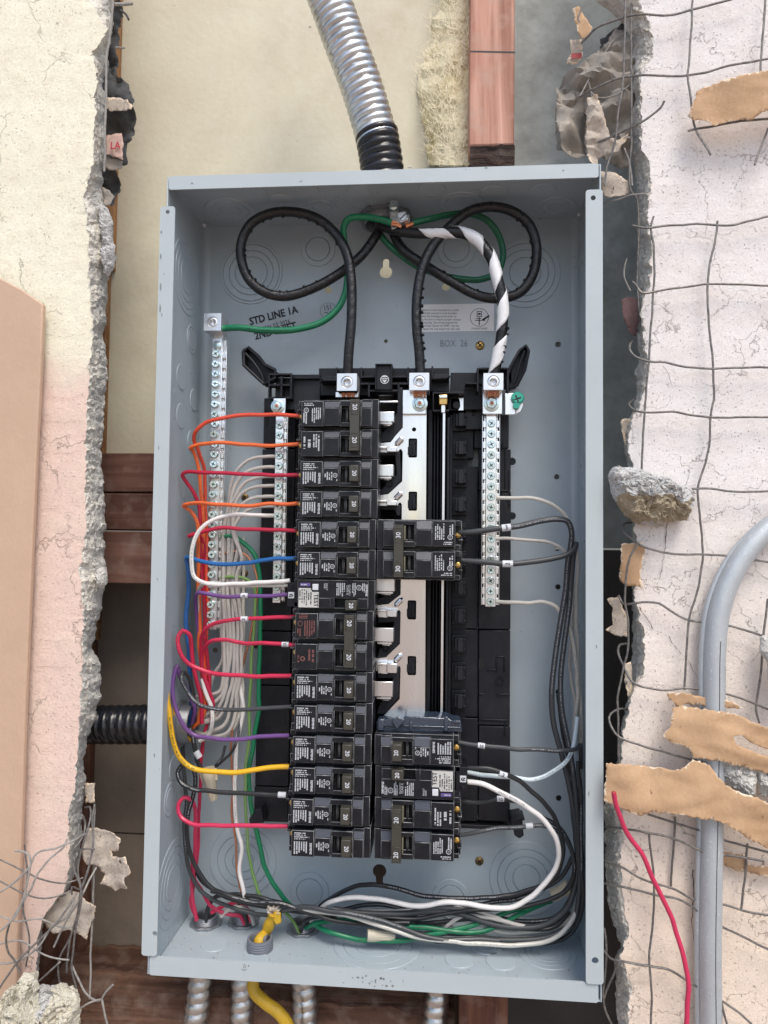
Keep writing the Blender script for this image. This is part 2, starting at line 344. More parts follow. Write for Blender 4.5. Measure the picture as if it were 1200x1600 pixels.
def text(mb, body, c, size, ang=0, sx=1.0, mi=0, ex=(1, 0, 0), ez=(0, 0, 1), weight=0):
    """flat lettering centred on c, turned by ang degrees (counter-clockwise as seen)"""
    v, f = glyphs(body); ex = Vector(ex); ez = Vector(ez); a = math.radians(ang); c = Vector(c)
    for k, (dx, dz) in enumerate([(0, 0)] if not weight else [(0, 0), (weight, 0), (0, weight), (weight, weight)]):
        vs = []
        for p in v:
            x, z = p[0] * size * sx + dx, p[1] * size + dz
            vs.append(c + Vector((0, -.00003 * k, 0)) + ex * (x * math.cos(a) - z * math.sin(a)) + ez * (x * math.sin(a) + z * math.cos(a)))
        mb.add(vs, f, mi)
def microprint(mb, x0, x1, z0, z1, y, lines, vertical, rnd, fill=.8, mi=0):
    """print too small to read: rows of broken strokes"""
    if x0 > x1: x0, x1 = x1, x0
    if z0 > z1: z0, z1 = z1, z0
    span = (z1 - z0) if vertical else (x1 - x0); across = (x1 - x0) if vertical else (z1 - z0)
    lh = across / lines
    for i in range(lines):
        c0 = i * lh + lh * .18; c1 = c0 + lh * .56; s = 0; end = span * rnd.uniform(.6, 1)
        while s < end:
            wd = rnd.uniform(.0002, .0007)
            if rnd.random() < fill:
                a, b = s, min(s + wd, span)
                if vertical: vs = [(x0 + c0, y, z1 - a), (x0 + c1, y, z1 - a), (x0 + c1, y, z1 - b), (x0 + c0, y, z1 - b)]
                else: vs = [(x0 + a, y, z0 + c0), (x0 + b, y, z0 + c0), (x0 + b, y, z0 + c1), (x0 + a, y, z0 + c1)]
                mb.add(vs, [(0, 1, 2, 3)], mi)
            s += wd + rnd.uniform(.00012, .00028)
def inpoly(x, z, poly):
    c = False; j = len(poly) - 1
    for i in range(len(poly)):
        if (poly[i][1] > z) != (poly[j][1] > z) and x < (poly[j][0] - poly[i][0]) * (z - poly[i][1]) / (poly[j][1] - poly[i][1]) + poly[i][0]: c = not c
        j = i
    return c
def plate(mb, outline, holes, y0, y1, mi=0):
    vs = []; es = []
    for lp in [outline] + holes:
        o = len(vs); n = len(lp); vs += [Vector(p) for p in lp]; es += [(o + i, o + (i + 1) % n) for i in range(n)]
    r = geometry.delaunay_2d_cdt(vs, es, [], 0, 1e-7); V, Fs = r[0], r[2]
    keep = []
    for f in Fs:
        cx = sum(V[i][0] for i in f) / len(f); cz = sum(V[i][1] for i in f) / len(f)
        if inpoly(cx, cz, outline) and not any(inpoly(cx, cz, h) for h in holes): keep.append(f)
    mb.add([(p[0], y0, p[1]) for p in V], keep, mi); mb.add([(p[0], y1, p[1]) for p in V], keep, mi)
    for lp in [outline] + holes:
        n = len(lp); mb.add([(p[0], y0, p[1]) for p in lp] + [(p[0], y1, p[1]) for p in lp], [(i, (i + 1) % n, (i + 1) % n + n, i + n) for i in range(n)], mi)
def circ(x, z, r, n=24): return [(x + r * math.cos(2 * math.pi * i / n), z + r * math.sin(2 * math.pi * i / n)) for i in range(n)]
def fbm(p, s, o=4): return noise.fractal(Vector(p) * s, 1.0, 2.0, o)
# ================================================================ SETTING: ground, boards, studs
BW, BH, BD = .362, .6618, .0956
g = MB(); g.add([(-60, -60, -1.75), (60, -60, -1.75), (60, 60, -1.75), (-60, 60, -1.75)], [(0, 1, 2, 3)])  # unseen ground, added for bounce light and warm reflections in the metal
tag(g.build('ground', m_ground, smooth=False), kind='structure')
def rect_px(name, u0, v0, u1, v1, y0, y1, mat, label, cat, bevel=.0008, group=None, parent=None):
    mb = MB(); mb.px(u0, v0, u1, v1, y0, y1); o = mb.build(name, mat, parent, bevel=bevel)
    return tag(o, label, cat, group) if parent is None else o
rect_px('wallboard', -200, -450, 742, 712, .136, .150, m_board, 'cream wallboard at the back of the cavity behind the corrugated steel conduit', 'wallboard', 0)
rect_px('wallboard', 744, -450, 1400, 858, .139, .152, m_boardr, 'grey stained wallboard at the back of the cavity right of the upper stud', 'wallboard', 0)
rect_px('wallboard', 744, 861, 1400, 2050, .1395, .152, pbr('dark_wallboard', (.085, .075, .068), .9, var=(14, .8, (.05, .045, .04)), bump=(160, .0004)), 'dark brown wallboard, shade in its colour, in the narrow gap right of the panel box', 'wallboard', 0)  # dark tone holds the shade of the narrow gap
rect_px('wallboard', -200, 905, 742, 1304, .136, .150, m_boardb, 'brown wallboard, shade in its colour, behind the black flexible conduit, below the dark blocking', 'wallboard', 0)
rect_px('wallboard', -200, 1307, 742, 2050, .1365, .150, m_boardb, 'lowest brown wallboard, shade in its colour, between the blocking and the rough sill', 'wallboard', 0)
# studs
t = thing('wood_stud', 'sawn reddish stud with black pencil line and charred end above the panel box', 'stud', W(770, 150, .1))
mb = MB(); mb.px(735, -450, 805, 226, .072, .1355); o = mb.build('timber', m_studw, t, bevel=.0012)
mb = MB()
c = W(735, 226, .072); c2 = W(805, 253, .072); xs = [c[0] + (c2[0] - c[0]) * i / 12 for i in range(13)]
grid = []
for j in range(7):
    for i in range(13):
        f = j / 6; x = xs[i]; z = c[2] - .0002 + (c2[2] - c[2]) * f + fbm((x, 0, f), 120, 3) * .0012 * f
        grid.append((x, .074 + f * .004 + fbm((x, z, 2), 260) * .0025, z))
mb.add(grid, [(j * 13 + i, j * 13 + i + 1, (j + 1) * 13 + i + 1, (j + 1) * 13 + i) for j in range(6) for i in range(12)])
mb.box(c[0] + .0004, c2[0] - .0004, .0795, .1350, c2[2] + .002, c[2] - .0006)
mb.build('charred_end', m_studend, t)
mb = MB(); a = W(735, 79, .0718); b = W(805, 81, .0718)
mb.add([(a[0], .0718, a[2]), (b[0], .0718, b[2] + .0004), (b[0], .0718, b[2] - .0012), (a[0], .0718, a[2] - .0014)], [(0, 1, 2, 3)]); mb.build('pencil_line', m_blackprint, t)
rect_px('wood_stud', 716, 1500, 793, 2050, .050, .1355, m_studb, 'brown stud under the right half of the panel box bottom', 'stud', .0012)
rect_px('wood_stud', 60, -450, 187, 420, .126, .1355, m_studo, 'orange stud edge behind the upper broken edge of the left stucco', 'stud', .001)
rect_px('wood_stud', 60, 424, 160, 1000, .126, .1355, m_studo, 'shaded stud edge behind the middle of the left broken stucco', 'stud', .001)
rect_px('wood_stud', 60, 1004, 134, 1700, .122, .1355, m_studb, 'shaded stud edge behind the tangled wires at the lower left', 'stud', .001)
t = thing('wood_blocking', 'stack of dark red blocking boards left of the panel box', 'blocking', W(200, 800, .1))
for v0, v1, y in ((708, 769, .074), (771, 828, .068), (830, 912, .062)):
    mb = MB(); mb.box(W(90, v0, y)[0], -.0015, y, .1352, W(200, v0, y)[2], W(200, v1, y)[2]); mb.build('board', m_block, t, bevel=.0012)
t = thing('wood_sill', 'rough brown timber sill running under the panel box', 'sill', W(400, 1580, .05))
mb = MB(); nx = 150; prof = []
x0 = W(40, 1570, .04)[0]; x1 = W(712, 1570, .04)[0]; zt = W(300, 1519, .1)[2]
for i in range(nx + 1):
    x = x0 + (x1 - x0) * i / nx
    for (y, z) in ((.1350, zt + .001), (.12, zt), (.11, zt - .0005), (.10, zt - .001), (.088, zt - .003), (.078, zt - .008), (.075, zt - .017), (.0745, zt - .03), (.0745, zt - .045), (.075, zt - .06), (.076, zt - .08), (.077, zt - .12)):
        prof.append((x, y + fbm((x, y, z), 55) * .003, z + fbm((x + 3, y, z), 70) * .0022))
mb.add(prof, [(i * 12 + k, i * 12 + k + 1, (i + 1) * 12 + k + 1, (i + 1) * 12 + k) for i in range(nx) for k in range(11)])
mb.build('timber', m_sill, t)
def lin(pts, v):
    if v <= pts[0][1]: return pts[0][0]
    for a, b in zip(pts, pts[1:]):
        if a[1] <= v <= b[1]: return a[0] + (b[0] - a[0]) * (v - a[1]) / max(1e-6, b[1] - a[1])
    return pts[-1][0]
# glass fibre batt: soft lumpy body with many loose fibres
t = thing('insulation_batt', 'yellowish fibreglass batt hanging left of the upper stud', 'insulation', W(700, 150, .12)); t['kind'] = 'stuff'
mb = MB(); ol = lambda v: lin([(690, -160), (686, 0), (672, 60), (656, 110), (651, 140), (660, 185), (668, 235), (672, 262)], v) + 9 * fbm((v * .04, 1, 0), 1)
rows = [v for v in range(-420, 262, 6)]; nc = 14
for v in rows:
    for k in range(nc + 1):
        f = k / nc; u = ol(v) + (737 - ol(v)) * f
        y = .134 - .034 * math.sin(min(1, f * 1.15) * math.pi * .62) + fbm((u * .02, v * .02, 0), 1.2) * .008 + fbm((u * .1, v * .1, 3), 1) * .0028
        mb.v.append(W(u, v, y))
mb.f = [(j * (nc + 1) + k, j * (nc + 1) + k + 1, (j + 1) * (nc + 1) + k + 1, (j + 1) * (nc + 1) + k) for j in range(len(rows) - 1) for k in range(nc)]; mb.mi = [0] * len(mb.f)
tag(mb.build('fibre_mass', m_insul, t), kind='stuff')
mb = MB()
for i in range(2200):
    v = random.uniform(-40, 262); f = random.random() ** .8; u = ol(v) - 5 + (737 - ol(v)) * f
    y = .132 - .036 * math.sin(min(1, f * 1.15) * math.pi * .62) + random.uniform(-.006, .001)
    p = W(u, v, y); a = random.gauss(1.75, .7); L = random.uniform(.003, .011); d = Vector((math.cos(a), random.uniform(-.4, .2), math.sin(a))) * L; q = Vector((random.uniform(-1, 1), 0, random.uniform(-1, 1))) * .0016
    wd = Vector((-math.sin(a), 0, math.cos(a))) * .00017
    mb.add([p - wd, p + wd, p + d * .5 + q + wd, p + d * .5 + q - wd], [(0, 1, 2, 3)]); mb.add([p + d * .5 + q - wd, p + d * .5 + q + wd, p + d + wd * .3, p + d - wd * .3], [(0, 1, 2, 3)])
tag(mb.build('loose_fibres', pbr('fibre_strand', (.88, .80, .60), .9), t, smooth=False, rcalc=False), kind='stuff')
# ================================================================ STUCCO WALLS
def ragged(name, front, back, y0, y1, outer, label, mats, seed=0, amp=1.0):
    mb = MB(); rows = [-420 + i * 2.6 for i in range(920)]; K = 18; NF = 10; per = NF + 1 + K + 3
    sg = 1 if front[0][0] > outer else -1
    for v in rows:
        uf = lin(front, v) + 5 * fbm((v * .05, seed, 0), 1) + 1.6 * fbm((v * .22, seed, 5), 1)
        ub = lin(back, v) + 5 * fbm((v * .035, seed, 9), 1, 2) + .8 * fbm((v * .2, seed, 14), 1)
        if sg * (ub - uf) < 2: ub = uf + sg * 2
        P0 = W(uf, v, y0); PB = W(ub, v, y1 - .004)
        for k in range(NF):
            f = (k / NF) ** .6; u = outer + (uf - outer) * f; p = W(u, v, y0)
            p.y += fbm((p.x, p.z, seed), 14) * .0012; mb.v.append(p)
        P0.y += .0003; mb.v.append(P0)
        for k in range(1, K + 1):
            f = k / K; p = P0.lerp(PB, f); p.y = y0 + (y1 - .004 - y0) * (f ** 1.5 * .75 + .25 * f) + .0012 * math.sin(f * 9 + v * .01) + .004 * f * fbm((v * .02, seed, f * 1.5), 1, 2)
            d = amp * (.0021 if k < K else .0014)
            q = p * 1.0
            p.x += fbm((q.x, q.y, q.z + seed), 300) * d * .8; p.y += fbm((q.x + 9, q.y, q.z + seed), 200) * d * .9 + fbm((q.x + 9, q.y, q.z + seed), 900) * d * .55; p.z += fbm((q.x, q.y + 7, q.z + seed), 300) * d * .7
            mb.v.append(p)
        p = mb.v[-1].copy(); p.y = y1; mb.v.append(p + Vector((-sg * .001, 0, 0))); mb.v.append(W((outer + ub) / 2, v, y1)); mb.v.append(W(outer, v, y1))
    for j in range(len(rows) - 1):
        for k in range(per - 1):
            mb.f.append((j * per + k, j * per + k + 1, (j + 1) * per + k + 1, (j + 1) * per + k)); mb.mi.append(0 if k < NF else (1 if k - NF < K * ((.55 if seed == 1 else .34) + .35 * fbm((rows[j] * .02, seed, 3), 1) + .10 * fbm((rows[j] * .3, k * .7, 3), 1)) else 2))
    o = mb.build(name, mats); tag(o, label, 'stucco wall'); return o
LF = [(135, -110), (135, 0), (150, 18), (160, 32), (166, 44), (156, 68), (143, 80), (150, 110), (151, 135), (147, 150), (150, 185), (145, 212), (146, 240), (143, 265), (136, 290), (130, 310), (136, 340), (138, 370), (140, 405), (139, 440), (146, 500), (143, 540), (138, 600), (134, 680), (133, 760), (134, 830), (130, 850), (124, 900), (130, 950), (130, 1020), (126, 1100), (122, 1160), (117, 1230), (106, 1270), (108, 1320), (106, 1370), (97, 1395), (78, 1418), (62, 1445), (58, 1480), (55, 1520), (50, 1620)]
LB = [(176, -110), (176, 0), (172, 50), (166, 100), (164, 160), (161, 250), (158, 290), (164, 322), (172, 345), (176, 395), (168, 430), (166, 470), (160, 515), (165, 552), (165, 600), (160, 640), (158, 700), (160, 760), (162, 810), (163, 870), (166, 905), (158, 940), (148, 985), (144, 1018), (153, 1030), (156, 1060), (156, 1090), (146, 1120), (138, 1150), (128, 1190), (132, 1225), (129, 1260), (126, 1290), (124, 1330), (115, 1370), (106, 1390), (90, 1405), (75, 1428), (64, 1450), (62, 1490), (58, 1520), (55, 1620)]
wallL = ragged('stucco_wall', LF, LB, -.002, .030, -420, 'cream and pink stucco left of the cavity, broken off in a ragged grey edge', [m_stL, m_mortarw, m_concrete], 1)
RF = [(1000, -110), (1000, 0), (1008, 25), (1017, 40), (1022, 65), (1018, 90), (1004, 112), (1000, 130), (1003, 160), (1003, 230), (1010, 246), (1018, 268), (1015, 300), (1012, 350), (1018, 380), (1020, 420), (1012, 450), (1003, 475), (1003, 500), (1006, 530), (1012, 560), (1016, 578), (1008, 605), (998, 640), (987, 660), (980, 690), (986, 712), (990, 740), (992, 820), (997, 850), (995, 900), (990, 930), (1000, 960), (1006, 990), (1008, 1020), (1004, 1050), (991, 1075), (984, 1105), (976, 1135), (973, 1165), (970, 1200), (972, 1260), (974, 1300), (970, 1345), (972, 1390), (977, 1425), (984, 1455), (974, 1482), (969, 1495), (979, 1520), (988, 1540), (984, 1565), (981, 1620)]
RB = [(930, -110), (934, 0), (960, 18), (975, 35), (984, 60), (985, 200), (990, 250), (996, 300), (996, 420), (1000, 460), (998, 505), (996, 590), (990, 640), (981, 660), (974, 695), (980, 720), (984, 760), (988, 850), (988, 925), (990, 1000), (988, 1050), (978, 1110), (968, 1160), (962, 1200), (946, 1250), (945, 1340), (950, 1415), (963, 1455), (969, 1485), (961, 1510), (962, 1560), (968, 1620)]
wallR = ragged('stucco_wall', RF, RB, .006, .034, 1640, 'pale pink stucco right of the panel box with hairline cracks and a broken grey edge', [m_stR, m_mortarw, m_concrete], 2)
def fixloc(o, c, par):
    w_ = o.location.copy(); o.parent = par; o.location = w_ - rootloc(par)
# named cracks, as thin dark clefts
def crack(pts, y, wd, par=None):
    mb = MB(); P = []
    for a, b in zip(pts, pts[1:]):
        n = max(2, int(math.dist(a, b) / 5))
        for i in range(n):
            f = i / n; P.append((a[0] + (b[0] - a[0]) * f + random.uniform(-1.3, 1.3), a[1] + (b[1] - a[1]) * f + random.uniform(-1.3, 1.3)))
    P.append(pts[-1]); n = len(P)
    for i, (u, v) in enumerate(P):
        w_ = wd * (1 - .7 * i / n) * random.uniform(.5, 1.2); mb.v += [W(u - w_, v - w_ * .5, y), W(u + w_, v + w_ * .5, y)]
    mb.f = [(2 * i, 2 * i + 1, 2 * i + 3, 2 * i + 2) for i in range(n - 1)]; mb.mi = [0] * len(mb.f)
    return mb
CRL = []
for pts, wd in (([(995, 945), (1010, 963), (1022, 985), (1045, 994), (1060, 1018), (1072, 1028), (1092, 1062)], 1.1), ([(1042, 815), (1040, 850), (1035, 880), (1030, 905)], .7), ([(1083, 1360), (1084, 1400), (1081, 1440), (1084, 1470)], .9), ([(985, 1462), (1000, 1480), (1012, 1500)], .7), ([(1035, 570), (1045, 585), (1050, 602)], .6)):
    c = crack(pts, .0046, wd); o = c.build('wall_crack', pbr('crack_dark', (.07, .055, .045), .95), smooth=False); fixloc(o, c, wallR)
for pts, wd in (([(65, 657), (100, 661), (125, 656)], .5), ([(62, 793), (85, 795), (112, 797)], .6), ([(62, 932), (90, 936), (112, 932)], .5), ([(60, 1000), (85, 1002), (110, 998)], .5), ([(58, 1040), (80, 1043), (112, 1042)], .5), ([(56, 1105), (75, 1114), (105, 1117), (113, 1128)], .8), ([(72, 523), (100, 526), (132, 522)], .5), ([(72, 621), (100, 622), (135, 620)], .5), ([(72, 706), (90, 708), (130, 706)], .5), ([(30, 478), (60, 470), (70, 474)], .8)):
    c = crack(pts, -.0030, wd); o = c.build('wall_crack', pbr('crack_brown', (.34, .24, .20), .95), smooth=False); fixloc(o, c, wallL)
# tan panel at the far left
mb = MB(); mb.ppoly([(-420, 190), (0, 434), (34, 452), (67, 475), (64, 560), (56, 720), (48, 900), (39, 1110), (33, 1300), (26, 1480), (21, 1960), (-420, 1960)], -.014, -.0085)
tag(mb.build('tan_panel', m_panel, bevel=.0012), 'flat tan painted board standing against the left stucco', 'panel')
# ================================================================ PANEL BOX
box = thing('panel_box', 'open grey steel electrical panel box recessed between the stucco walls', 'panel box', (BW / 2, BD, -BH))
T = .0013
def rrect(x0, x1, z0, z1, r, n=5):
    o = []
    for cx, cz, a0 in ((x1 - r, z1 - r, 0), (x0 + r, z1 - r, 90), (x0 + r, z0 + r, 180), (x1 - r, z0 + r, 270)):
        for i in range(n + 1):
            a = math.radians(a0 + 90 * i / n); o.append((cx + r * math.cos(a), cz + r * math.sin(a)))
    return o
def pxr(d, y): return d * (y - CAMP[1]) / F
holes = []
def keyhole(u, v, r, sr, dv):
    c = W(u, v, BD); R = pxr(r, BD); s = pxr(sr, BD); d = pxr(abs(dv), BD) * (1 if dv < 0 else -1)
    a0 = math.asin(s / R); o = []
    up = 1 if d > 0 else -1
    for i in range(25):
        a = (math.pi / 2 + a0 + (2 * math.pi - 2 * a0) * i / 24) if up > 0 else (-math.pi / 2 + a0 + (2 * math.pi - 2 * a0) * i / 24)
        o.append((c[0] + R * math.cos(a), c[2] + R * math.sin(a)))
    for i in range(9):
        a = (-math.pi * i / 8) if up < 0 else (math.pi * i / 8 * -1 + 0)
        if up > 0: o.append((c[0] + s * math.cos(math.pi * i / 8), c[2] + d + s * math.sin(math.pi * i / 8)))
        else: o.append((c[0] - s * math.cos(math.pi * i / 8), c[2] + d - s * math.sin(math.pi * i / 8)))
    holes.append(o)
keyhole(603, 425, 10, 5, -17); keyhole(593, 1361, 10.5, 5.5, 17)
for u, v, r in ((603, 533, 3), (513, 453, 6), (697, 448, 6.5), (872, 538, 4.5), (870, 745, 4.2), (871, 857, 4), (872, 917, 4.2), (872, 1081, 4), (873, 1247, 4.4), (336, 1016, 4.4), (800, 721, 6), (800, 806, 6), (400, 1010, 4)):
    c = W(u, v, BD); holes.append(circ(c[0], c[2], pxr(r, BD), 16))
mb = MB(); plate(mb, [(T, -T), (BW - T, -T), (BW - T, -BH + T), (T, -BH + T)], holes, BD, BD + T)
mb.build('back_panel', m_grey, box, smooth=False)
def rolled(mb, axis):  # inner bend radius along back edges
    pass
mb = MB(); mb.box(0, T, .0, BD + T, -BH, 0)
for i in range(6):  # soft bend between side wall and back
    pass
mb.build('side_wall', m_grey, box, bevel=.0004)
mb = MB(); mb.box(BW - T, BW, 0, BD + T, -BH, 0); mb.build('side_wall', m_grey, box, bevel=.0004)
mb = MB(); mb.box(T + .0002, BW - T - .0002, .0002, BD + T, -T, -.00005); mb.build('top_wall', m_grey, box, bevel=.0003)
mb = MB(); mb.box(T + .0002, BW - T - .0002, .0002, BD + T, -BH + .00005, -BH + T); mb.build('bottom_wall', m_grey, box, bevel=.0003)
# bend fillets
def fillet(mb, p, q, sx, sy, r=.006):
    n = 6; vs = []
    for e in (p, q):
        for i in range(n + 1):
            a = math.pi / 2 * i / n; vs.append(Vector(e) + Vector(sx) * (r - r * math.sin(a)) + Vector(sy) * (r - r * math.cos(a)))
    mb.add(vs, [(i, i + 1, n + 2 + i, n + 1 + i) for i in range(n)])
for a_ in (((T, BD, -T), (T, BD, -BH + T), (1, 0, 0), (0, -1, 0)), ((BW - T, BD, -T), (BW - T, BD, -BH + T), (-1, 0, 0), (0, -1, 0))):
    mb = MB(); fillet(mb, *a_); mb.build('bend', m_grey, box)
LM = pbr('grey_enamel_flange', (.42, .475, .49), .36, var=(16, .4, (.36, .405, .42)), bump=(900, .00006), rvar=.08, speck=(210, .74, (.12, .12, .12)))
def lip(u0, v0, u1, v1, holes_px, r, y=-.0012, xz=None):
    if xz: x0, x1, z0, z1 = xz
    else:
        um, vm = (u0 + u1) / 2, (v0 + v1) / 2
        x0, x1 = W(u0, vm, y)[0], W(u1, vm, y)[0]; z1, z0 = W(um, v0, y)[2], W(um, v1, y)[2]
    hs = []
    for u, v, rr in holes_px:
        c = W(u, v, y); hs.append(circ(c[0], c[2], pxr(rr, y), 18))
    mb = MB(); plate(mb, rrect(x0, x1, z0, z1, r), hs, y, y + .0014); return mb
mb = lip(0, 0, 0, 0, [], .002, xz=(.0022, BW - .0022, -.0118, -.0002)); mb.build('top_flange', LM, box, bevel=.0003)
mb = lip(0, 0, 0, 0, [], .002, xz=(.0022, BW - .003, -BH + .0002, -BH + .0152)); mb.build('bottom_flange', LM, box, bevel=.0003)
zt_, zb_ = W(262, 325, 0)[2], W(245, 1491, 0)[2]
mb = lip(0, 0, 0, 0, [(262, 331, 3.4), (242, 1459, 4)], .0025, y=-.0030, xz=(-.0040, .0088, zb_, zt_)); mb.build('side_flange', LM, box, bevel=.0003)
zt_, zb_ = W(926, 299, 0)[2], W(926, 1534, 0)[2]
mb = lip(0, 0, 0, 0, [(927, 309, 4), (930, 1501, 5)], .0025, y=-.0030, xz=(BW - .0128, BW + .0006, zb_, zt_)); mb.build('side_flange', LM, box, bevel=.0003)
mb = MB(); mb.box(-.0038, -.0024, -.0016, .012, zt_ - .01, zb_ + .01); mb.build('flange_return', LM, box)
def knock(c, axis, radii, h=.0008):
    """stamped concentric knockout: discs divided by fine grooves"""
    mb = MB(); R = radii[0]; prof = [(R + .0007, 0), (R + .0002, h)]
    for r in radii[1:]:
        prof += [(r + .0007, h), (r + .0004, h * .15), (r, h * .15), (r - .0003, h * 1.15)]
    prof += [(.0004, h)]
    mb.lathe(c, axis, prof, 40, closed=False); o = mb.build('knockout', m_greyk, box, rcalc=False)
    # tie marks where the discs hold
    return o
for u, v, rs in ((393, 427, (50, 46, 36, 26)), (497, 390, (27, 19)), (713, 390, (29, 20)), (820, 427, (54, 46, 36, 24)), (380, 1345, (52, 40, 28, 16)), (484, 1393, (29, 20)), (704, 1404, (28, 20)), (822, 1372, (54, 43, 32, 20))):
    knock(W(u, v, BD) + Vector((0, .0001, 0)), (0, -1, 0), [pxr(r, BD) for r in rs], .0012)
ZT = -T; ZBt = -BH + T
for u, v, rs in ((360, 328, (40, 30, 16)), (440, 312, (18,)), (503, 322, (22, 15)), (398, 300, (18,)), (480, 296, (18,)), (675, 296, (20,)), (720, 316, (34, 24)), (772, 300, (20,)), (848, 297, (20,)), (868, 322, (30, 20, 11)), (560, 300, (18,))):
    p = WZ(u, v, ZT); p.z = ZT - .0001; knock(p, (0, 0, -1), [r * (p.y - CAMP[1]) / F for r in rs], .0007)
for u, v, rs in ((335, 1476, (20,)), (400, 1502, (20,)), (590, 1476, (66, 52, 34)), (718, 1500, (21,)), (783, 1503, (22,)), (855, 1490, (42, 33, 24, 14)), (690, 1525, (20,)), (752, 1526, (21,)), (830, 1530, (20,)), (360, 1498, (20,)), (468, 1508, (20,)), (760, 1478, (24, 17))):
    p = WZ(u, v, ZBt); p.z = ZBt + .0001; knock(p, (0, 0, 1), [r * (p.y - CAMP[1]) / F for r in rs], .0007)
def lwall(u, v): p = WX(u, v, T); p.x = T - .0001; return p
for u, v, rs in ((288, 428, (.034, .029, .023, .016)), (300, 530, (.013, .010)), (283, 589, (.011,)), (303, 625, (.010,)), (283, 650, (.011,)), (299, 690, (.010,)), (271, 1200, (.010,)), (266, 1248, (.014, .010)), (265, 1385, (.036, .029, .022, .015))):
    p = lwall(u, v); p.y = min(max(p.y, .02), .085); R = rs[0]
    p.y = min(max(p.y, R + .010 if R < .03 else .049), BD - R - .006 if R < .03 else .05); knock(p, (1, 0, 0), list(rs), .0006)
for z in (-.10, -.20, -.5, -.6):
    knock(Vector((BW - T + .0001, .05, z)), (-1, 0, 0), [.03, .023, .016] if z in (-.10, -.6) else [.011], .0006)
# shipping screws in the back
def rosette(u, v, r, mat, lab):
    c = W(u, v, BD) + Vector((0, -.0001, 0)); R = pxr(r, BD)
    mb = MB(); mb.lathe(c, (0, -1, 0), [(R, 0), (R, .0006), (R * .8, .0014), (R * .25, .0019)], 20)
    for a in (45, 135):
        d = Vector((math.cos(math.radians(a)), 0, math.sin(math.radians(a)))); e = Vector((-d.z, 0, d.x)) * R * .13
        mb.add([c + d * R * .62 + e + Vector((0, -.0021, 0)), c + d * R * .62 - e + Vector((0, -.0021, 0)), c - d * R * .62 - e + Vector((0, -.0021, 0)), c - d * R * .62 + e + Vector((0, -.0021, 0))], [(0, 1, 2, 3)], 1)
    mb.build('mounting_screw', [mat, m_dark], box, label=lab)
rosette(750, 540, 7, m_brass, 'bright brass mounting screw'); rosette(749, 1345, 6.5, m_rustscrew, None); rosette(383, 777, 6, m_rustscrew, None); rosette(382, 896, 6, m_rustscrew, None)
# ink stamps and embossing on the back
mb = MB(); yy = BD - .0003
text(mb, 'STD LINE 1A', W(427, 494, yy), pxr(17, yy), 14, .85, weight=.0005); text(mb, 'JAN 03 2026', W(432, 508, yy), pxr(11, yy), 14, .8); text(mb, '2ND SHIFT', W(430, 518, yy), pxr(17, yy), 14, .85, weight=.0005)
mb.build('ink_stamp', m_blackprint, box, smooth=False, rcalc=False); mb = MB(); text(mb, '151', W(512, 480, yy), pxr(12, yy), 190, .8); text(mb, 'OC', W(514, 490, yy), pxr(12, yy), 190, .8)
c = W(513, 486, yy); mb.lathe(c, (0, -1, 0), [(pxr(13.5, yy), 0), (pxr(13, yy), 0)], 32, closed=False)
mb.build('ink_stamp', m_blackprint, box, smooth=False, rcalc=False)
mb = MB(); text(mb, 'BOX  26', W(709, 537, yy), pxr(15, yy), 0, .8); mb.build('stamped_number', pbr('embossed_grey', (.17, .19, .21), .5), box, smooth=False, rcalc=False)
mb = MB(); text(mb, 'INLET', W(449, 541, yy), pxr(14, yy), 2, 1.0); mb.build('stamped_number', pbr('embossed_pale', (.40, .44, .47), .5), box, smooth=False, rcalc=False)
# instruction sticker
st = MB(); st.px(643, 475, 772, 518, BD - .0004, BD - .0001); sk = st.build('sticker', m_label, box)
mb = MB(); yy = BD - .0006
for i, s_ in enumerate(('This device is to be mounted on a solid', 'wall and the neutral is to be bonded.', 'Tighten the bonding screw prior to', 'mounting the box to ensure proper contact', 'of the lug tang. See wiring diagram for', 'proper torque. Spacer kit SMK1 may be', 'used to space the unit away from the wall.')):
    c = W(683, 484.5 + i * 4.9, yy); text(mb, s_, c, pxr(4.9, yy), -1, .86)
c = W(749, 496, yy); mb.lathe(c, (0, -1, 0), [(pxr(14.5, yy), 0), (pxr(13.8, yy), 0)], 30, closed=False)
for (u0, v0, u1, v1) in ((745, 486, 753, 487), (745, 494, 753, 495), (745, 486, 746, 495), (752, 486, 753, 495), (747, 489, 751, 492), (748, 496, 749.5, 508), (742, 500, 757, 501), (744, 497, 752, 498)): mb.px(u0, v0, u1, v1, yy, yy + .0001)
mb.ppoly([(753, 499), (764, 492), (765, 494), (758, 499), (757, 502)], yy, yy + .0001)
text(mb, 'STRAIGHT RELIEF', W(749, 513.5, yy), pxr(4, yy), 0, .8)
mb.build('print', m_blackprint, sk, smooth=False, rcalc=False)
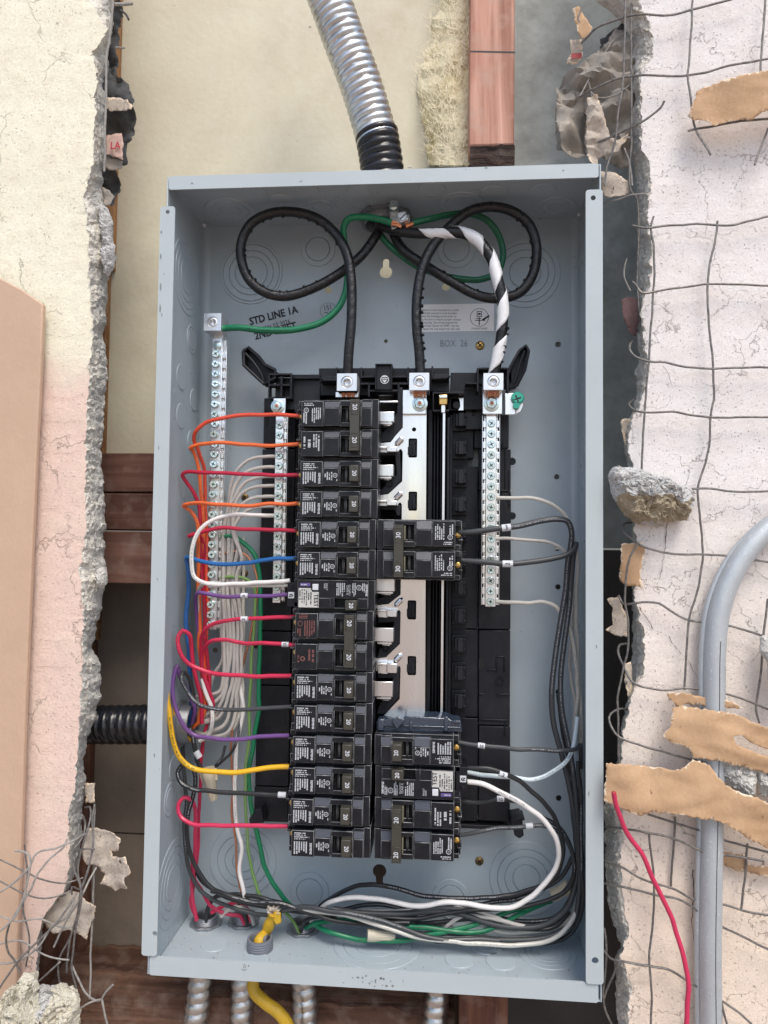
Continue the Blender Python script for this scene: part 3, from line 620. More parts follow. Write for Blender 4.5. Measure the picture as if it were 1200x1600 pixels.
# scuffs and bits of plaster inside
mb = MB(); rr = random.Random(5)
for i in range(26):
    u, v = rr.gauss(585, 22), rr.gauss(1534, 6)
    if 1521 < v < 1546: r_ = rr.uniform(.5, 2.2); p = W(u, v, -.0014); mb.add([p + Vector((math.cos(a) * pxr(r_, 0) * rr.uniform(.4, 1.6), 0, math.sin(a) * pxr(r_, 0) * rr.uniform(.4, 1.3))) for a in (0, 1.2, 2.5, 3.8, 5.0)], [(0, 1, 2, 3, 4)])
for i in range(14):
    u, v = rr.gauss(383, 4), rr.gauss(1513, 8); r_ = rr.uniform(.4, 1.5); p = W(u + (1513 - v) * .5, v, -.0014)
    if 1500 < v < 1526: mb.add([p + Vector((math.cos(a) * pxr(r_, 0) * rr.uniform(.4, 1.6), 0, math.sin(a) * pxr(r_, 0) * rr.uniform(.4, 1.3))) for a in (0, 1.2, 2.5, 3.8, 5.0)], [(0, 1, 2, 3, 4)])
mb.build('scuff_mark', pbr('soot', (.17, .17, .17), .8), box, smooth=False, rcalc=False)
for k, (u, v, s_) in enumerate(((319, 352, 5), (905, 335, 5))):
    mb = MB(); mb.lathe(W(u, v, .088), (.3, -1, -.4), [(.0006, 0), (.0022, .0008), (.0018, .003), (.0005, .0045)], 7); mb.build('weld_blob', m_label, box)
mb = MB()
for i in range(150):
    u, v = rr.uniform(265, 900), 1462 + 62 * rr.random() ** .7; p = WZ(u, v, ZBt); r_ = rr.uniform(.0002, .0007); mb.lathe(p, (0, 0, 1), [(r_, 0), (r_ * .5, r_)], 5)
tag(mb.build('debris', pbr('debris_mix', (.26, .235, .20), .9), box), kind='stuff')
mb = MB()
for (u, v, w_, h_) in ((252, 362, 1.6, 3), (251, 401, 1.4, 6), (256, 428, 1.2, 2), (251, 448, 1.8, 9), (250, 482, 2, 7), (253, 492, 1.2, 3), (248, 700, 1.2, 4), (246, 905, 1, 3), (272, 610, 1, 5), (241, 1180, 1.2, 4), (300, 286, 3, 1), (640, 262, 5, 1), (760, 262, 3, 1.2), (880, 266, 2, 1), (470, 283, 3, .8), (915, 700, 1, 5), (932, 1010, 1.2, 3), (920, 1240, 1, 4)):
    c = W(u, v, -.0032 if (u < 280 and v > 330) or (u > 905 and v > 300) else -.0015); P_ = [(c.x + pxr(w_, 0) * math.cos(a) * rr.uniform(.5, 1.2), c.y, c.z + pxr(h_, 0) * math.sin(a) * rr.uniform(.5, 1.2)) for a in [i * .9 for i in range(7)]]; mb.add(P_, [tuple(range(7))])
o = mb.build('paint_chip', pbr('chipped_paint', (.20, .23, .22), .7), box, smooth=False, rcalc=False); o['kind'] = 'stuff'
# ================================================================ BLACK INTERIOR FRAME
fr = thing('interior_frame', 'black moulded plastic breaker frame screwed to the back of the panel box', 'breaker frame', W(600, 1290, .085))
def fpart(name, boxes, mat=m_black2, bevel=.0005, label=None):
    for b in boxes: mb = MB(); mb.px(*b); o = mb.build(name, mat, fr, bevel=bevel, label=label)
    return o
YB = .078
# base plates either side, divided by seams as in the photo
for (u0, v0, u1, v1) in ((412, 622, 462, 700), (409, 702, 460, 826), (405, 828, 456, 985), (402, 987, 454, 1070), (400, 1072, 452, 1228), (397, 1230, 450, 1284),
                         (706, 648, 740, 716), (741, 648, 795, 700), (706, 729, 746, 982), (748, 702, 798, 766), (748, 768, 798, 983), (706, 984, 746, 1120), (748, 985, 797, 1133), (748, 1135, 797, 1283), (706, 1122, 746, 1283)):
    fpart('base_plate', [(u0, v0, u1, v1, YB, .090)])
fpart('base_plate', [(455, 618, 705, 1283, .0815, .093)], mat=m_dark, label='dark inner tray behind the bus bar')
# recesses and ribs on the visible base plates
fpart('rib', [(852 - 64, 700, 790, 770, YB - .001, YB), (752, 765, 797, 768, YB - .0015, YB), (784, 770, 797, 780, YB - .0015, YB), (794, 735, 797, 790, YB - .0015, YB), (752, 700, 786, 702, YB - .0015, YB), (784, 692, 786, 702, YB - .0015, YB),
    (787, 1026, 789, 1050, YB - .0015, YB), (775, 1026, 777, 1050, YB - .0015, YB), (775, 1025, 789, 1027, YB - .0015, YB), (760, 1046, 777, 1048, YB - .0015, YB), (776, 1084, 797, 1086, YB - .002, YB), (748, 1083, 756, 1086, YB - .002, YB), (750, 1124, 795, 1126, YB - .0015, YB), (788, 1128, 790, 1150, YB - .0015, YB)])
fpart('slot', [(414, 640, 420, 668, YB - .0003, YB), (411, 860, 420, 895, YB - .0003, YB), (416, 1018, 423, 1038, YB - .0003, YB), (441, 1018, 449, 1038, YB - .0003, YB), (414, 1116, 421, 1134, YB - .0003, YB), (438, 1116, 447, 1134, YB - .0003, YB), (748, 1030, 756, 1045, YB - .0003, YB)], mat=m_dark, bevel=0)
c = W(781, 1064, YB - .0005); mb = MB(); mb.lathe(c, (0, -1, 0), [(.0036, 0), (.0036, .0008), (.003, .0008), (.003, 0)], 20, closed=False); mb.build('ring_mark', m_black2, fr)
# screw-boss square near the top right of the frame
fpart('boss_plate', [(727, 608, 757, 671, .070, .080)]); mb = MB()
for r_ in (0, 90):
    c = W(740, 642, .0695); mb.box(c[0] - (.0042 if r_ == 0 else .0014), c[0] + (.0042 if r_ == 0 else .0014), .0690, .0699, c[2] - (.0014 if r_ == 0 else .0042), c[2] + (.0014 if r_ == 0 else .0042))
mb.build('cross_recess', m_dark, fr)
# header along the top
HY = .060
fpart('header', [(430, 590, 500, 640, HY, .085), (498, 575, 590, 618, HY + .002, .085), (612, 575, 702, 612, HY + .002, .085), (704, 582, 755, 640, HY + .004, .085), (745, 575, 800, 600, HY, .085), (455, 585, 500, 592, HY - .004, HY), ])
fpart('header_wall', [(438, 588, 441, 622, HY - .010, HY), (420, 600, 455, 603, HY - .010, HY), (419, 585, 421, 622, HY - .010, HY), (453, 585, 456, 622, HY - .010, HY), (420, 620, 456, 623, HY - .010, HY), (420, 583, 456, 586, HY - .010, HY),
    (524, 574, 527, 592, HY - .012, HY + .003), (563, 574, 566, 588, HY - .012, HY + .003), (500, 590, 525, 596, HY - .012, HY + .003), (563, 587, 587, 590, HY - .012, HY + .003), (575, 598, 640, 601, HY - .012, HY + .003), (575, 598, 578, 620, HY - .012, HY + .003), (621, 598, 624, 616, HY - .012, HY + .003), (563, 598, 577, 601, HY - .012, HY + .003), (577, 609, 624, 612, HY - .012, HY + .003),
    (636, 574, 639, 596, HY - .012, HY + .003), (674, 572, 677, 592, HY - .012, HY + .003), (677, 586, 702, 592, HY - .012, HY + .003), (612, 587, 636, 590, HY - .012, HY + .003),
    (745, 575, 748, 612, HY - .012, HY + .003), (792, 578, 795, 612, HY - .012, HY + .003), (727, 598, 747, 600, HY - .012, HY + .003), (748, 574, 793, 577, HY - .012, HY + .003), (676, 612, 725, 615, HY - .01, HY + .005), (676, 612, 678, 642, HY - .01, HY + .005), (676, 640, 702, 643, HY - .01, HY + .005)], bevel=.0003)
mb = MB(); mb.ppoly([(677, 584), (698, 584), (704, 587), (698, 591), (677, 592)], HY - .016, HY - .01); mb.ppoly([(500, 590), (506, 587), (526, 588), (526, 595), (506, 595)], HY - .016, HY - .01); mb.build('latch', m_black2, fr, bevel=.0003)
# centre boss with the round emblem
fpart('emblem_boss', [(586, 569, 613, 609, .046, .062), (586, 569, 588, 609, .043, .046), (611, 569, 613, 609, .043, .046), (586, 568, 613, 570, .043, .046)])
mb = MB(); c = W(601, 593, .0457); mb.lathe(c, (0, -1, 0), [(pxr(6.8, .046), 0), (pxr(5.6, .046), 0)], 28, closed=False)
mb.px(596.5, 591.2, 605.5, 592.6, .0455, .0456); mb.ppoly([(597, 594), (605, 594), (601, 598)], .0455, .0456); mb.px(598, 588, 604, 589.5, .0455, .0456)
mb.build('emblem', m_white, fr, smooth=False, rcalc=False)
# ears at the two upper corners
def ear(pts, rim):
    mb = MB(); mb.ppoly(pts, .060, .074); mb.tube([W(u, v, .052) for u, v in pts + pts[:1]], .0016, 6); mb.tube(cat_rom([W(u, v, .053) for u, v in rim]), .0012, 6)
    cx = sum(p[0] for p in pts) / len(pts); 
    for a, b in zip(pts, pts[1:] + pts[:1]):
        A, B = W(a[0], a[1], .052), W(b[0], b[1], .052); A2, B2 = A + Vector((0, .012, 0)), B + Vector((0, .012, 0)); o = Vector((0, 0, .0008)); mb.hexa([A, B, B - o, A - o], [A2, B2, B2 - o, A2 - o])
    mb.build('ear', m_black2, fr, bevel=.0003)
ear([(380, 549), (388, 543), (404, 557), (414, 570), (430, 578), (430, 590), (412, 600), (396, 585), (381, 571)], [(383, 552), (395, 565), (408, 585), (411, 596)])
ear([(826, 549), (822, 540), (812, 548), (804, 562), (797, 575), (792, 590), (797, 606), (808, 602), (820, 578)], [(820, 548), (812, 570), (803, 600)])
mb = MB(); mb.ppoly([(389, 1280), (398, 1268), (408, 1262), (412, 1286), (390, 1287)], .060, .080); mb.build('foot', m_black2, fr, bevel=.0006)
mb = MB(); mb.ppoly([(798, 1280), (816, 1277), (818, 1300), (819, 1306), (812, 1311), (804, 1306), (802, 1296), (797, 1292)], .052, .075); mb.build('foot', m_black2, fr, bevel=.001)
mb = MB(); mb.px(450, 1284, 798, 1290, .075, .09); mb.px(820, 1278, 798, 1282, .06, .08); mb.build('lower_rail', m_black2, fr, bevel=.0005)
# breaker retaining hooks down the right
HK = [(718, v) for v in (657, 701, 746, 790, 832, 876, 919, 963, 1008, 1052, 1096)]
hb = MB(); c0 = W(716, 701, .066); s_ = .0021
hb.box(-.0060, .0070, .008, .016, -.0085, .0085); hb.box(-.0035, .0058, 0, .0105, -.0050, .0062); hb.box(-.0008, .0040, -.0035, .001, -.0056, .0066); hb.box(.0040, .0064, -.001, .009, .0030, .0062); hb.box(.0040, .0064, -.001, .009, -.0050, -.0030)
hp = None
for i, (u, v) in enumerate(HK):
    c = W(u - .004 * (v - 640), v, .066)
    if hp is None: hp = hb.build('breaker_hook', m_black2, fr, bevel=.0004, local=True); o = hp
    else: o = hp.copy(); COL.objects.link(o)
    o.location = c - rootloc(fr)
fpart('hook_strip', [(701, 648, 706, 1118, .072, .082), (703, 648, 729, 1283, .0785, .084)])
mb = MB()
for v in (682, 768, 810, 942, 1030, 1073, 1118):
    c = W(706 - .008 * (v - 640), v, .0779); mb.cyl(c, (0, 1, 0), .0016, .0008, 14)
mb.build('vent_hole', m_dark, fr)
# ribs of the central channel and the neutral strip between the two rows
fpart('channel_rib', [(667, 640, 674, 1128, .062, .0815), (676, 640, 679, 1128, .066, .0815), (681, 640, 684, 1128, .063, .0815), (686, 640, 688.5, 1128, .066, .0815), (697, 652, 701, 1125, .056, .0815)])
mb = MB(); a = W(692, 622, .050); b = W(690, 1112, .050); mb.box(b[0] - .0011, b[0] + .0011, .0475, .080, b[2], a[2]); mb.build('centre_strip', m_alu, fr, bevel=.0002)
mb = MB(); mb.px(686, 616, 699, 632, .044, .060); mb.build('strip_clip', m_brass, fr, bevel=.0006); mb = MB(); mb.px(686, 617, 699, 622, .0425, .044); mb.px(689, 632, 696, 645, .046, .06); mb.build('strip_clip', m_alu, fr, bevel=.0006)
mb = MB(); mb.cyl(W(713, 634, .064), (0, -1, 0), .0035, .004, 18); mb.px(700, 622, 718, 641, .064, .075); mb.build('tap_boss', m_black2, fr, bevel=.0005)
mb = MB(); mb.ppoly([(717, 622), (724, 622), (724, 641), (716, 641), (719, 636), (719, 628)], .062, .064); mb.build('bright_tab', m_alu, fr)
fpart('tap_boss', [(460, 632, 467, 644, .050, .07), (462, 640, 470, 655, .045, .07)])
# curved insulator walls beside the stabs
for pts in ([(622, 605), (629, 605), (629, 668), (611, 692), (590, 694), (597, 676), (612, 662), (620, 645)], [(590, 704), (625, 704), (627, 750), (608, 772), (590, 776), (596, 764), (620, 742), (617, 712), (590, 712)],
            [(590, 789), (626, 789), (626, 806), (620, 806), (617, 797), (590, 797)], [(617, 900), (627, 900), (625, 930), (607, 945), (588, 946), (590, 936), (607, 928), (616, 915)], [(590, 962), (625, 956), (625, 1004), (604, 1028), (588, 1030), (592, 1014), (612, 1000), (615, 972), (590, 974)],
            [(590, 1050), (625, 1042), (623, 1090), (601, 1116), (588, 1116), (592, 1102), (612, 1086), (614, 1060), (590, 1060)]):
    mb = MB(); mb.ppoly(pts, .046, .075); mb.build('insulator_wall', m_black2, fr, bevel=.0006)
mb = MB()
for (u, v) in ((610, 672), (609, 757), (606, 926), (603, 1012), (600, 1100)):
    c = W(u, v, .050); mb.lathe(c, (0, -1, 0), [(.0030, 0), (.0030, .004), (.0018, .004), (.0018, 0)], 18, closed=False)
mb.build('boss', m_black2, fr)
# ================================================================ BUS BAR, STABS, LUGS
bus = thing('bus_bar', 'bright aluminium bus bar with diagonal fingers running down the middle of the frame', 'bus bar', W(645, 1118, .052))
YU = .046
def PX(pts, y): return [(W(u, v, y)[0], W(u, v, y)[2]) for u, v in pts]
out = [(629.5, 612), (629.5, 668), (611, 689), (589, 691), (589, 704), (622, 706), (624, 702.5), (627, 701.5), (629.3, 706), (628.5, 752), (607, 772), (588, 775), (588, 787), (621, 790), (623, 786), (626, 785), (628, 789), (626, 929), (607, 944), (586, 946), (586, 960), (618, 963), (621, 955), (624, 952.5), (626, 957), (625, 1006), (603, 1027), (586, 1029), (586, 1048), (618, 1050), (621, 1042), (624, 1040), (626, 1044), (624.5, 1092), (600, 1118), (664, 1119), (666.5, 612)]
hs = []
for (u, v) in ((645, 700), (645, 783), (643.5, 953), (643.5, 1040)):
    a = W(u - 6.8, v, YU); b = W(u + 6.8, v, YU); zt1 = W(u, v - 15, YU)[2]; zb1 = W(u, v + 15, YU)[2]; hs.append(rrect(a[0], b[0], zb1, zt1, .0012, 3))
c = W(647, 671, YU); hs.append(circ(c[0], c[2], .0019, 14))
mb = MB(); plate(mb, PX(out, YU), hs, YU, YU + .0032); mb.build('bar', m_bus, bus, bevel=.0004)
for (u, v) in ((645, 700), (645, 783), (643.5, 953), (643.5, 1040)):
    mb = MB(); mb.px(u - 5, v - 13, u + 4.6, v + 12, YU + .0015, .062); mb.px(u - 8, v - 2, u - 5, v + 11, YU - .0008, .05); mb.px(u - 1.2, v - 12, u + .4, v + 10, YU, YU + .002); mb.px(u + 3.5, v - 12, u + 5.5, v - 8, YU, .05); mb.px(u + 3.5, v + 7, u + 5.5, v + 12, YU, .05); mb.build('slot_clip', m_black2, bus, bevel=.0004)
for (u, v) in ((624, 690), (622.5, 775), (623, 941), (622, 1028)):
    a = W(u - 6, v + 6, YU); b = W(u + 6, v - 6, YU); mb = MB(); d = (b - a).normalized(); mb.tube([a + Vector((0, .0012, 0)), a + d * .002 + Vector((0, -.0004, 0)), b - d * .002 + Vector((0, -.0004, 0)), b + Vector((0, .0012, 0))], [.0012, .0026, .0026, .0012], 10); mb.build('raised_rib', m_bus, bus)
for (u, v, w_, h_) in ((603, 652, 26, 22), (603, 736, 24, 24), (602, 913, 30, 30), (602, 993, 26, 28), (601, 1078, 26, 30)):
    mb = MB(); mb.px(u - w_ / 2 - 4, v - h_ / 2 + 2, u + w_ / 2, v + h_ / 2 - 4, .034, .0362); mb.px(u + w_ / 2 - 2, v - h_ / 2 + 2, u + w_ / 2, v + h_ / 2 - 4, .034, .055); mb.px(u - w_ / 2, v + h_ / 2 - 4, u + w_ / 2 - 3, v + h_ / 2, .036, .060); mb.px(u - w_ / 2 + 8, v + h_ / 2, u + w_ / 2 - 6, v + h_ / 2 + 2, .038, .06)
    mb.build('stab', m_alu, bus, bevel=.0006)
for (v0, v1) in ((697, 706), (781, 790), (952, 964), (1036, 1052)):
    vm = (v0 + v1) / 2; mb = MB(); mb.px(588, v0, 604, v0 + 4, .036, .050); mb.px(604, v0 + 1, 620, v1, .037, .050); mb.px(590, v0 + 3, 606, v1 + 1, .040, .052); mb.build('stab', m_alu, bus, bevel=.0006)
mb = MB(); mb.px(590, 626, 622, 629, .044, .055); mb.build('cross_link', m_alu, bus, bevel=.0004)
def lug(u, v, w_, h_, lab, par=None, y0=.030, below=True, strands=True):
    """square aluminium lug with its hex-socket set screw"""
    c = W(u, v, y0); t = par or thing('cable_lug', lab, 'lug', c + Vector((0, .02, 0)))
    x0 = W(u - w_ / 2, v, y0)[0]; x1 = W(u + w_ / 2, v, y0)[0]; z1 = W(u, v - h_ / 2, y0)[2]; z0 = W(u, v + h_ / 2, y0)[2]
    mb = MB(); R = (x1 - x0) * .31
    plate(mb, rrect(x0, x1, z0, z1, .0004, 2), [circ(c[0], c[2], R, 24)], y0, y0 + .022); mb.build('lug_body', m_cast, t, bevel=.0004)
    mb = MB(); mb.lathe(c + Vector((0, .0012, 0)), (0, -1, 0), [(R - .0002, -.004), (R - .0002, .0004), (R * .78, .0009), (R * .62, .0009), (R * .52, .0002), (R * .5, -.0032)], 24, closed=False); mb.lathe(c + Vector((0, .0040, 0)), (0, 1, 0), [(R * .52, 0), (0.0001, .0005)], 6, closed=False); mb.build('set_screw', m_cast, t)
    if strands:
        mb = MB()
        for i in range(9):
            x = x0 + (x1 - x0) * (.2 + .6 * i / 8) + random.uniform(-.0002, .0002); mb.tube([Vector((x, y0 + .008, z0 + .001)), Vector((x + random.uniform(-.0004, .0004), y0 + .009, z0 - .0035)), Vector((x, y0 + .012, z0 - .0042))], .00052, 6)
        mb.build('strand_ends', m_copper, t)
    return t
L1 = lug(542, 597, 31, 27, 'left cable lug, holding the cable that loops on the left'); L2 = lug(655, 596, 31, 27, 'middle cable lug, at the top of the bus bar'); L3 = lug(771, 596, 31, 26, 'right cable lug, holding the cable wrapped in white tape')
def hexbolt(u, v, y, mat=m_zinc, par=None, r=9.5, washer=True):
    c = W(u, v, y); R = pxr(r, y); mb = MB()
    if washer: mb.lathe(c, (0, -1, 0), [(R * 1.35, 0), (R * 1.35, .0009), (R * .95, .0014)], 24)
    mb.lathe(c + Vector((0, -.0012, 0)), (0, -1, 0), [(R, 0), (R, .0025), (R * .85, .003)], 6)
    mb.lathe(c + Vector((0, -.0035, 0)), (0, -1, 0), [(R * .62, 0), (R * .62, .0008), (R * .45, .0011)], 20)
    o = mb.build('hex_bolt', mat, par)
    mb = MB(); mb.lathe(c + Vector((0, -.0046, 0)), (0, -1, 0), [(R * .34, 0), (R * .30, .0001)], 8); mb.build('bolt_centre', pbr('rusty_centre', (.45, .16, .08), .6, .4), o)
    return o
mb = MB(); mb.px(629, 609, 666, 647, .042, .0458); mb.px(640, 611, 664, 614, .041, .042); mb.build('lug_plate', m_alu, bus, bevel=.0005); hexbolt(656, 631, .0418, par=bus, r=9)
mb = MB(); mb.px(524, 612, 560, 621, .040, .050); mb.build('lug_plate', m_alu, L1, bevel=.0005)
# ================================================================ NEUTRAL AND GROUND BARS
sp = MB(); RS = .0034
sp.lathe((0, 0, 0), (0, -1, 0), [(RS, -.002), (RS, .0008), (RS * .9, .0011)], 18)
for qx in (-1, 1):
    for qz in (-1, 1):
        pts = [(qx * .00042, qz * .00042)] + [(qx * (RS * .86 * math.cos(a) + .00002) if RS * .86 * math.cos(a) > .00042 else qx * .00042, qz * max(.00042, RS * .86 * math.sin(a))) for a in [math.radians(d) for d in (4, 25, 45, 65, 86)]]
        if qx * qz < 0: pts = pts[::-1]
        sp.prism(pts, -.0021, -.0011)
sp.cyl((0, -.0010, 0), (0, -1, 0), RS * .5, .0004, 8, 1)
SCREW = None
def screw(par, p, rz=0, tilt=(0, 0), mat2=None):
    global SCREW
    if SCREW is None: SCREW = sp.build('terminal_screw', [m_zinc, m_dark], par, local=True); o = SCREW
    else: o = SCREW.copy(); COL.objects.link(o); o.parent = par
    o.location = Vector(p) - rootloc(par); o.rotation_euler = (tilt[0], rz, tilt[1]); return o
def bar(name, label, ut, vt, ub, vb, wpx, y, cat, sides, vs):
    a = W(ut, vt, y); b = W(ub, vb, y); t = thing(name, label, cat, (b + Vector((0, .01, 0)))); hw = pxr(wpx / 2, y); mb = MB()
    def X(z): return a[0] + (b[0] - a[0]) * (z - a[2]) / (b[2] - a[2])
    xm = (a[0] + b[0]) / 2
    mb.box(xm - hw, xm + hw, y, y + .011, b[2], a[2]); mb.build('bar_body', m_alu, t, bevel=.0004)
    zs = [W(ut + (ub - ut) * (v - vt) / (vb - vt), v, y)[2] for v in vs]
    mb = MB()
    for s in sides:
        xs = xm + s * hw
        for z in zs:   # notched wire-hole flanks
            mb.box(xs, xs + s * .0026, y + .002, y + .010, z - .0030, z + .0030)
        mb.box(xs, xs + s * .0016, y + .005, y + .0105, b[2] + .001, a[2] - .001)
        mb.box(xs + s * .0026, xs + s * .0034, y + .0025, y + .010, b[2] + .001, a[2] - .001)
    mb.build('wire_hole_flank', m_alu, t, bevel=.0003)
    mb = MB()
    for s in sides:
        for z in zs: mb.cyl((xm + s * (hw + .0027), y + .0055, z - .0001), (s, 0, 0), .0014, .0002, 10)
    mb.build('wire_hole', m_dark, t)
    return t, xm, zs
# ground bar, seen a little from its right, screws leaning left
vs = [554 + i * 15.62 for i in range(28)]
gb, gx, gz = bar('ground_bar', 'long ground bar with zinc screws on the left wall side of the box', 336, 528, 334, 984, 17, .058, 'ground bar', (1,), vs)
for i, z in enumerate(gz): screw(gb, (gx - .0008 + random.uniform(-.0003, .0003), .0560, z), random.uniform(0, 1.5), (random.uniform(-.1, .1), .25 + random.uniform(-.15, .15)))
mb = MB(); c = Vector((gx, .058, W(338, 540, .058)[2])); mb.lathe(c, (0, -1, 0), [(.0042, 0), (.0042, .0012), (.003, .002)], 20); mb.build('round_screw', m_zinc, gb)
mb = MB(); mb.box(gx - .004, gx + .005, .059, .066, c[2], c[2] + .02); mb.build('lug_tail', m_alu, gb, bevel=.0005)
lug(332, 503, 27, 27, '', par=gb, y0=.046, strands=False)
nl, nx_, nz = bar('neutral_bar', 'left neutral bar beside the left breaker row, shorter than the ground bar', 437, 646, 432, 942, 13, .052, 'neutral bar', (1,), [665 + i * 15.75 for i in range(18)])
for z in nz: screw(nl, (nx_, .0512, z), random.uniform(0, 1.5), (random.uniform(-.1, .1), .08))
mb = MB(); mb.px(427, 620, 446, 650, .050, .053); mb.build('end_plate', m_alu, nl, bevel=.0004); hexbolt(434, 635, .0498, par=nl, r=8)
nr, rx_, rz = bar('neutral_bar', 'right neutral bar below the white taped cable, reaching beside the breaker marked 30', 769, 646, 765, 948, 16, .052, 'neutral bar', (-1, 1), [662 + i * 16.35 for i in range(18)])
for z in rz: screw(nr, (rx_, .0515, z), random.uniform(0, 1.5), (random.uniform(-.08, .08), 0))
mb = MB(); mb.px(754, 609, 785, 647, .046, .050); mb.px(760, 611, 778, 615, .045, .046); mb.build('lug_plate', m_alu, nr, bevel=.0005); hexbolt(768, 631, .0458, par=nr, r=9)
st = thing('bonding_strap', 'shiny bonding strap with green screw at the top right of the frame', 'bonding strap', W(805, 645, .06))
mb = MB(); mb.px(789, 614, 806, 648, .050, .0515); mb.ppoly([(806, 616), (812, 616), (817, 624), (818, 634), (814, 643), (806, 648)], .052, .0534); mb.build('strap', m_alu, st, bevel=.0005)
mb = MB(); mb.cyl(W(806, 636, .052), (0, -1, .1), .0030, .006, 16); mb.lathe(W(808, 623, .050), (.1, -1, .15), [(.0034, -.004), (.0034, .0), (.0056, .0004), (.0056, .0026), (.0046, .0034)], 20); o = mb.build('green_screw', plastic('green_screw_finish', (.01, .28, .20), .25), st)
mb = MB(); c = W(808, 623, .0462)
for a in (20, 110):
    d = Vector((math.cos(math.radians(a)), .08, math.sin(math.radians(a)))) * .0036; e = Vector((-d.z, 0, d.x)).normalized() * .0006; mb.add([c + d + e, c + d - e, c - d - e, c - d + e], [(0, 1, 2, 3)])
mb.build('slot', m_dark, o)
# ================================================================ CIRCUIT BREAKERS
m_worn = pbr('worn_plastic_edge', (.07, .075, .08), .45, var=(70, .9, (.36, .37, .38)), var2=(500, .4, (.02, .02, .02)))
P = .02533; LB_ = .0692; FY = .010
def casing(mb, k, kind, flip=False):
    """one pole, local frame: x 0..L from the wire end, z 0..-P, y 0 at the printed face"""
    o = -k * P; L = LB_
    B = lambda a, b, y0, y1, c, d, mi=0: mb.box(a * L, b * L, y0, y1, o - c * P, o - d * P, mi)
    B(.065, 1, .0100, .050, .008, .992)
    B(-.02, .066, .0200, .050, .02, .98); B(.0, .066, .0120, .022, .02, .18); B(.0, .066, .0120, .022, .80, .98); B(-.03, .02, .013, .03, .30, .36)
    B(.92, 1.0, .0052, .012, .02, .98); B(.80, .925, .0040, .012, .03, .97)
    if kind == 'afci':
        B(.07, .92, .0012, .012, .03, .62); B(.07, .47, .0012, .012, .62, .95); B(.80, .92, .0012, .012, .62, .95); B(.47, .52, .001, .012, .6, .95); B(.52, .80, .0012, .012, .93, .95)
        B(.52, .66, .0085, .012, .62, .93, 1); return
    B(.065, .335, .0004, .012, .12, .95)
    if flip: B(.34, .53, .0010, .012, .12, .66)
    else: B(.34, .53, .0010, .012, .34, .93)
    # sloping fields on the side that faces up
    for a, b in ((.34, .53), (.80, .92)):
        x0, x1 = a * L, b * L; z1, z0 = (o - .11 * P, o - .33 * P) if not flip else (o - .94 * P, o - .67 * P)
        mb.hexa([(x0, .0042, z1), (x1, .0042, z1), (x1, .0012, z0), (x0, .0012, z0)], [(x0, .0115, z1), (x1, .0115, z1), (x1, .0115, z0), (x0, .0115, z0)], 2)
    B(.80, .92, .0014, .012, *((.12, .66) if flip else (.34, .93)))
    B(.536, .795, .0012, .012, .10, .27); B(.536, .795, .0016, .012, .82, .95); B(.536, .552, .0008, .012, .26, .83); B(.785, .797, .0012, .012, .26, .83)
    B(.552, .785, .0095, .012, .26, .83, 1); B(.60, .625, .0050, .010, .30, .80); B(.552, .785, .006, .010, .26, .33)
def prints(mb, k, kind, rnd, flip=False):
    o = -k * P; q = .10 if flip else 0; L = LB_; y = -.0001 + .0004
    def mp(a, b, c, d, lines, vert, fill=.85, mi=0, yy=.00025): microprint(mb, a * L, b * L, o - d * P, o - c * P, yy, lines, vert, rnd, fill, mi)
    if kind == 'single':
        mp(.10, .29, .17, .42, 4, False); mp(.09, .26, .47, .93, 6, True, .95); text(mb, 'SIEMENS', (.295 * L, .0002, o - .68 * P), .0026, -90, .95, weight=.00012)
        mp(.355, .46, .47 - q, .74 - q, 4, True, .85, 0, .0009); yy = .0008; c = Vector((.488 * L, yy, o - (.58 - q) * P)); mb.lathe(c, (0, -1, 0), [(.0019, 0), (.0015, 0)], 18, closed=False); text(mb, 'UL', c, .0020, -135, .9); mp(.50, .52, .70 - q, .77 - q, 1, True, .9, 0, .0008)
    elif kind == 'double0': mp(.10, .24, .16, .28, 2, False, .8); mp(.19, .31, .34, .88, 5, True, .9); mp(.085, .14, .5, .88, 2, True, .9); c = Vector((.125 * L, .0002, o - .42 * P)); mb.lathe(c, (0, -1, 0), [(.0021, 0), (.0017, 0)], 18, closed=False); text(mb, 'UL', c, .0022, -90, .9)
    elif kind == 'double1': mp(.21, .30, .22, .86, 3, True, .9); mp(.09, .13, .30, .8, 1, True, .8); mp(.14, .2, .40, .7, 1, True, .6)
    elif kind == 'red0': mp(.11, .24, .14, .30, 3, False, .9, 1); mp(.17, .31, .36, .92, 5, True, .95, 1); mp(.085, .14, .62, .92, 2, True, .9, 1); c = Vector((.125 * L, .0002, o - .46 * P)); mb.lathe(c, (0, -1, 0), [(.0022, 0), (.0018, 0)], 18, closed=False, mi=1)
    elif kind == 'red1': mp(.22, .31, .30, .92, 2, True, .9, 1); mp(.09, .13, .5, .75, 1, True, .8, 1); c = Vector((.16 * L, .0002, o - .60 * P)); mb.lathe(c, (0, -1, 0), [(.0020, 0), (.0012, 0)], 14, closed=False, mi=1)
PRM = {}
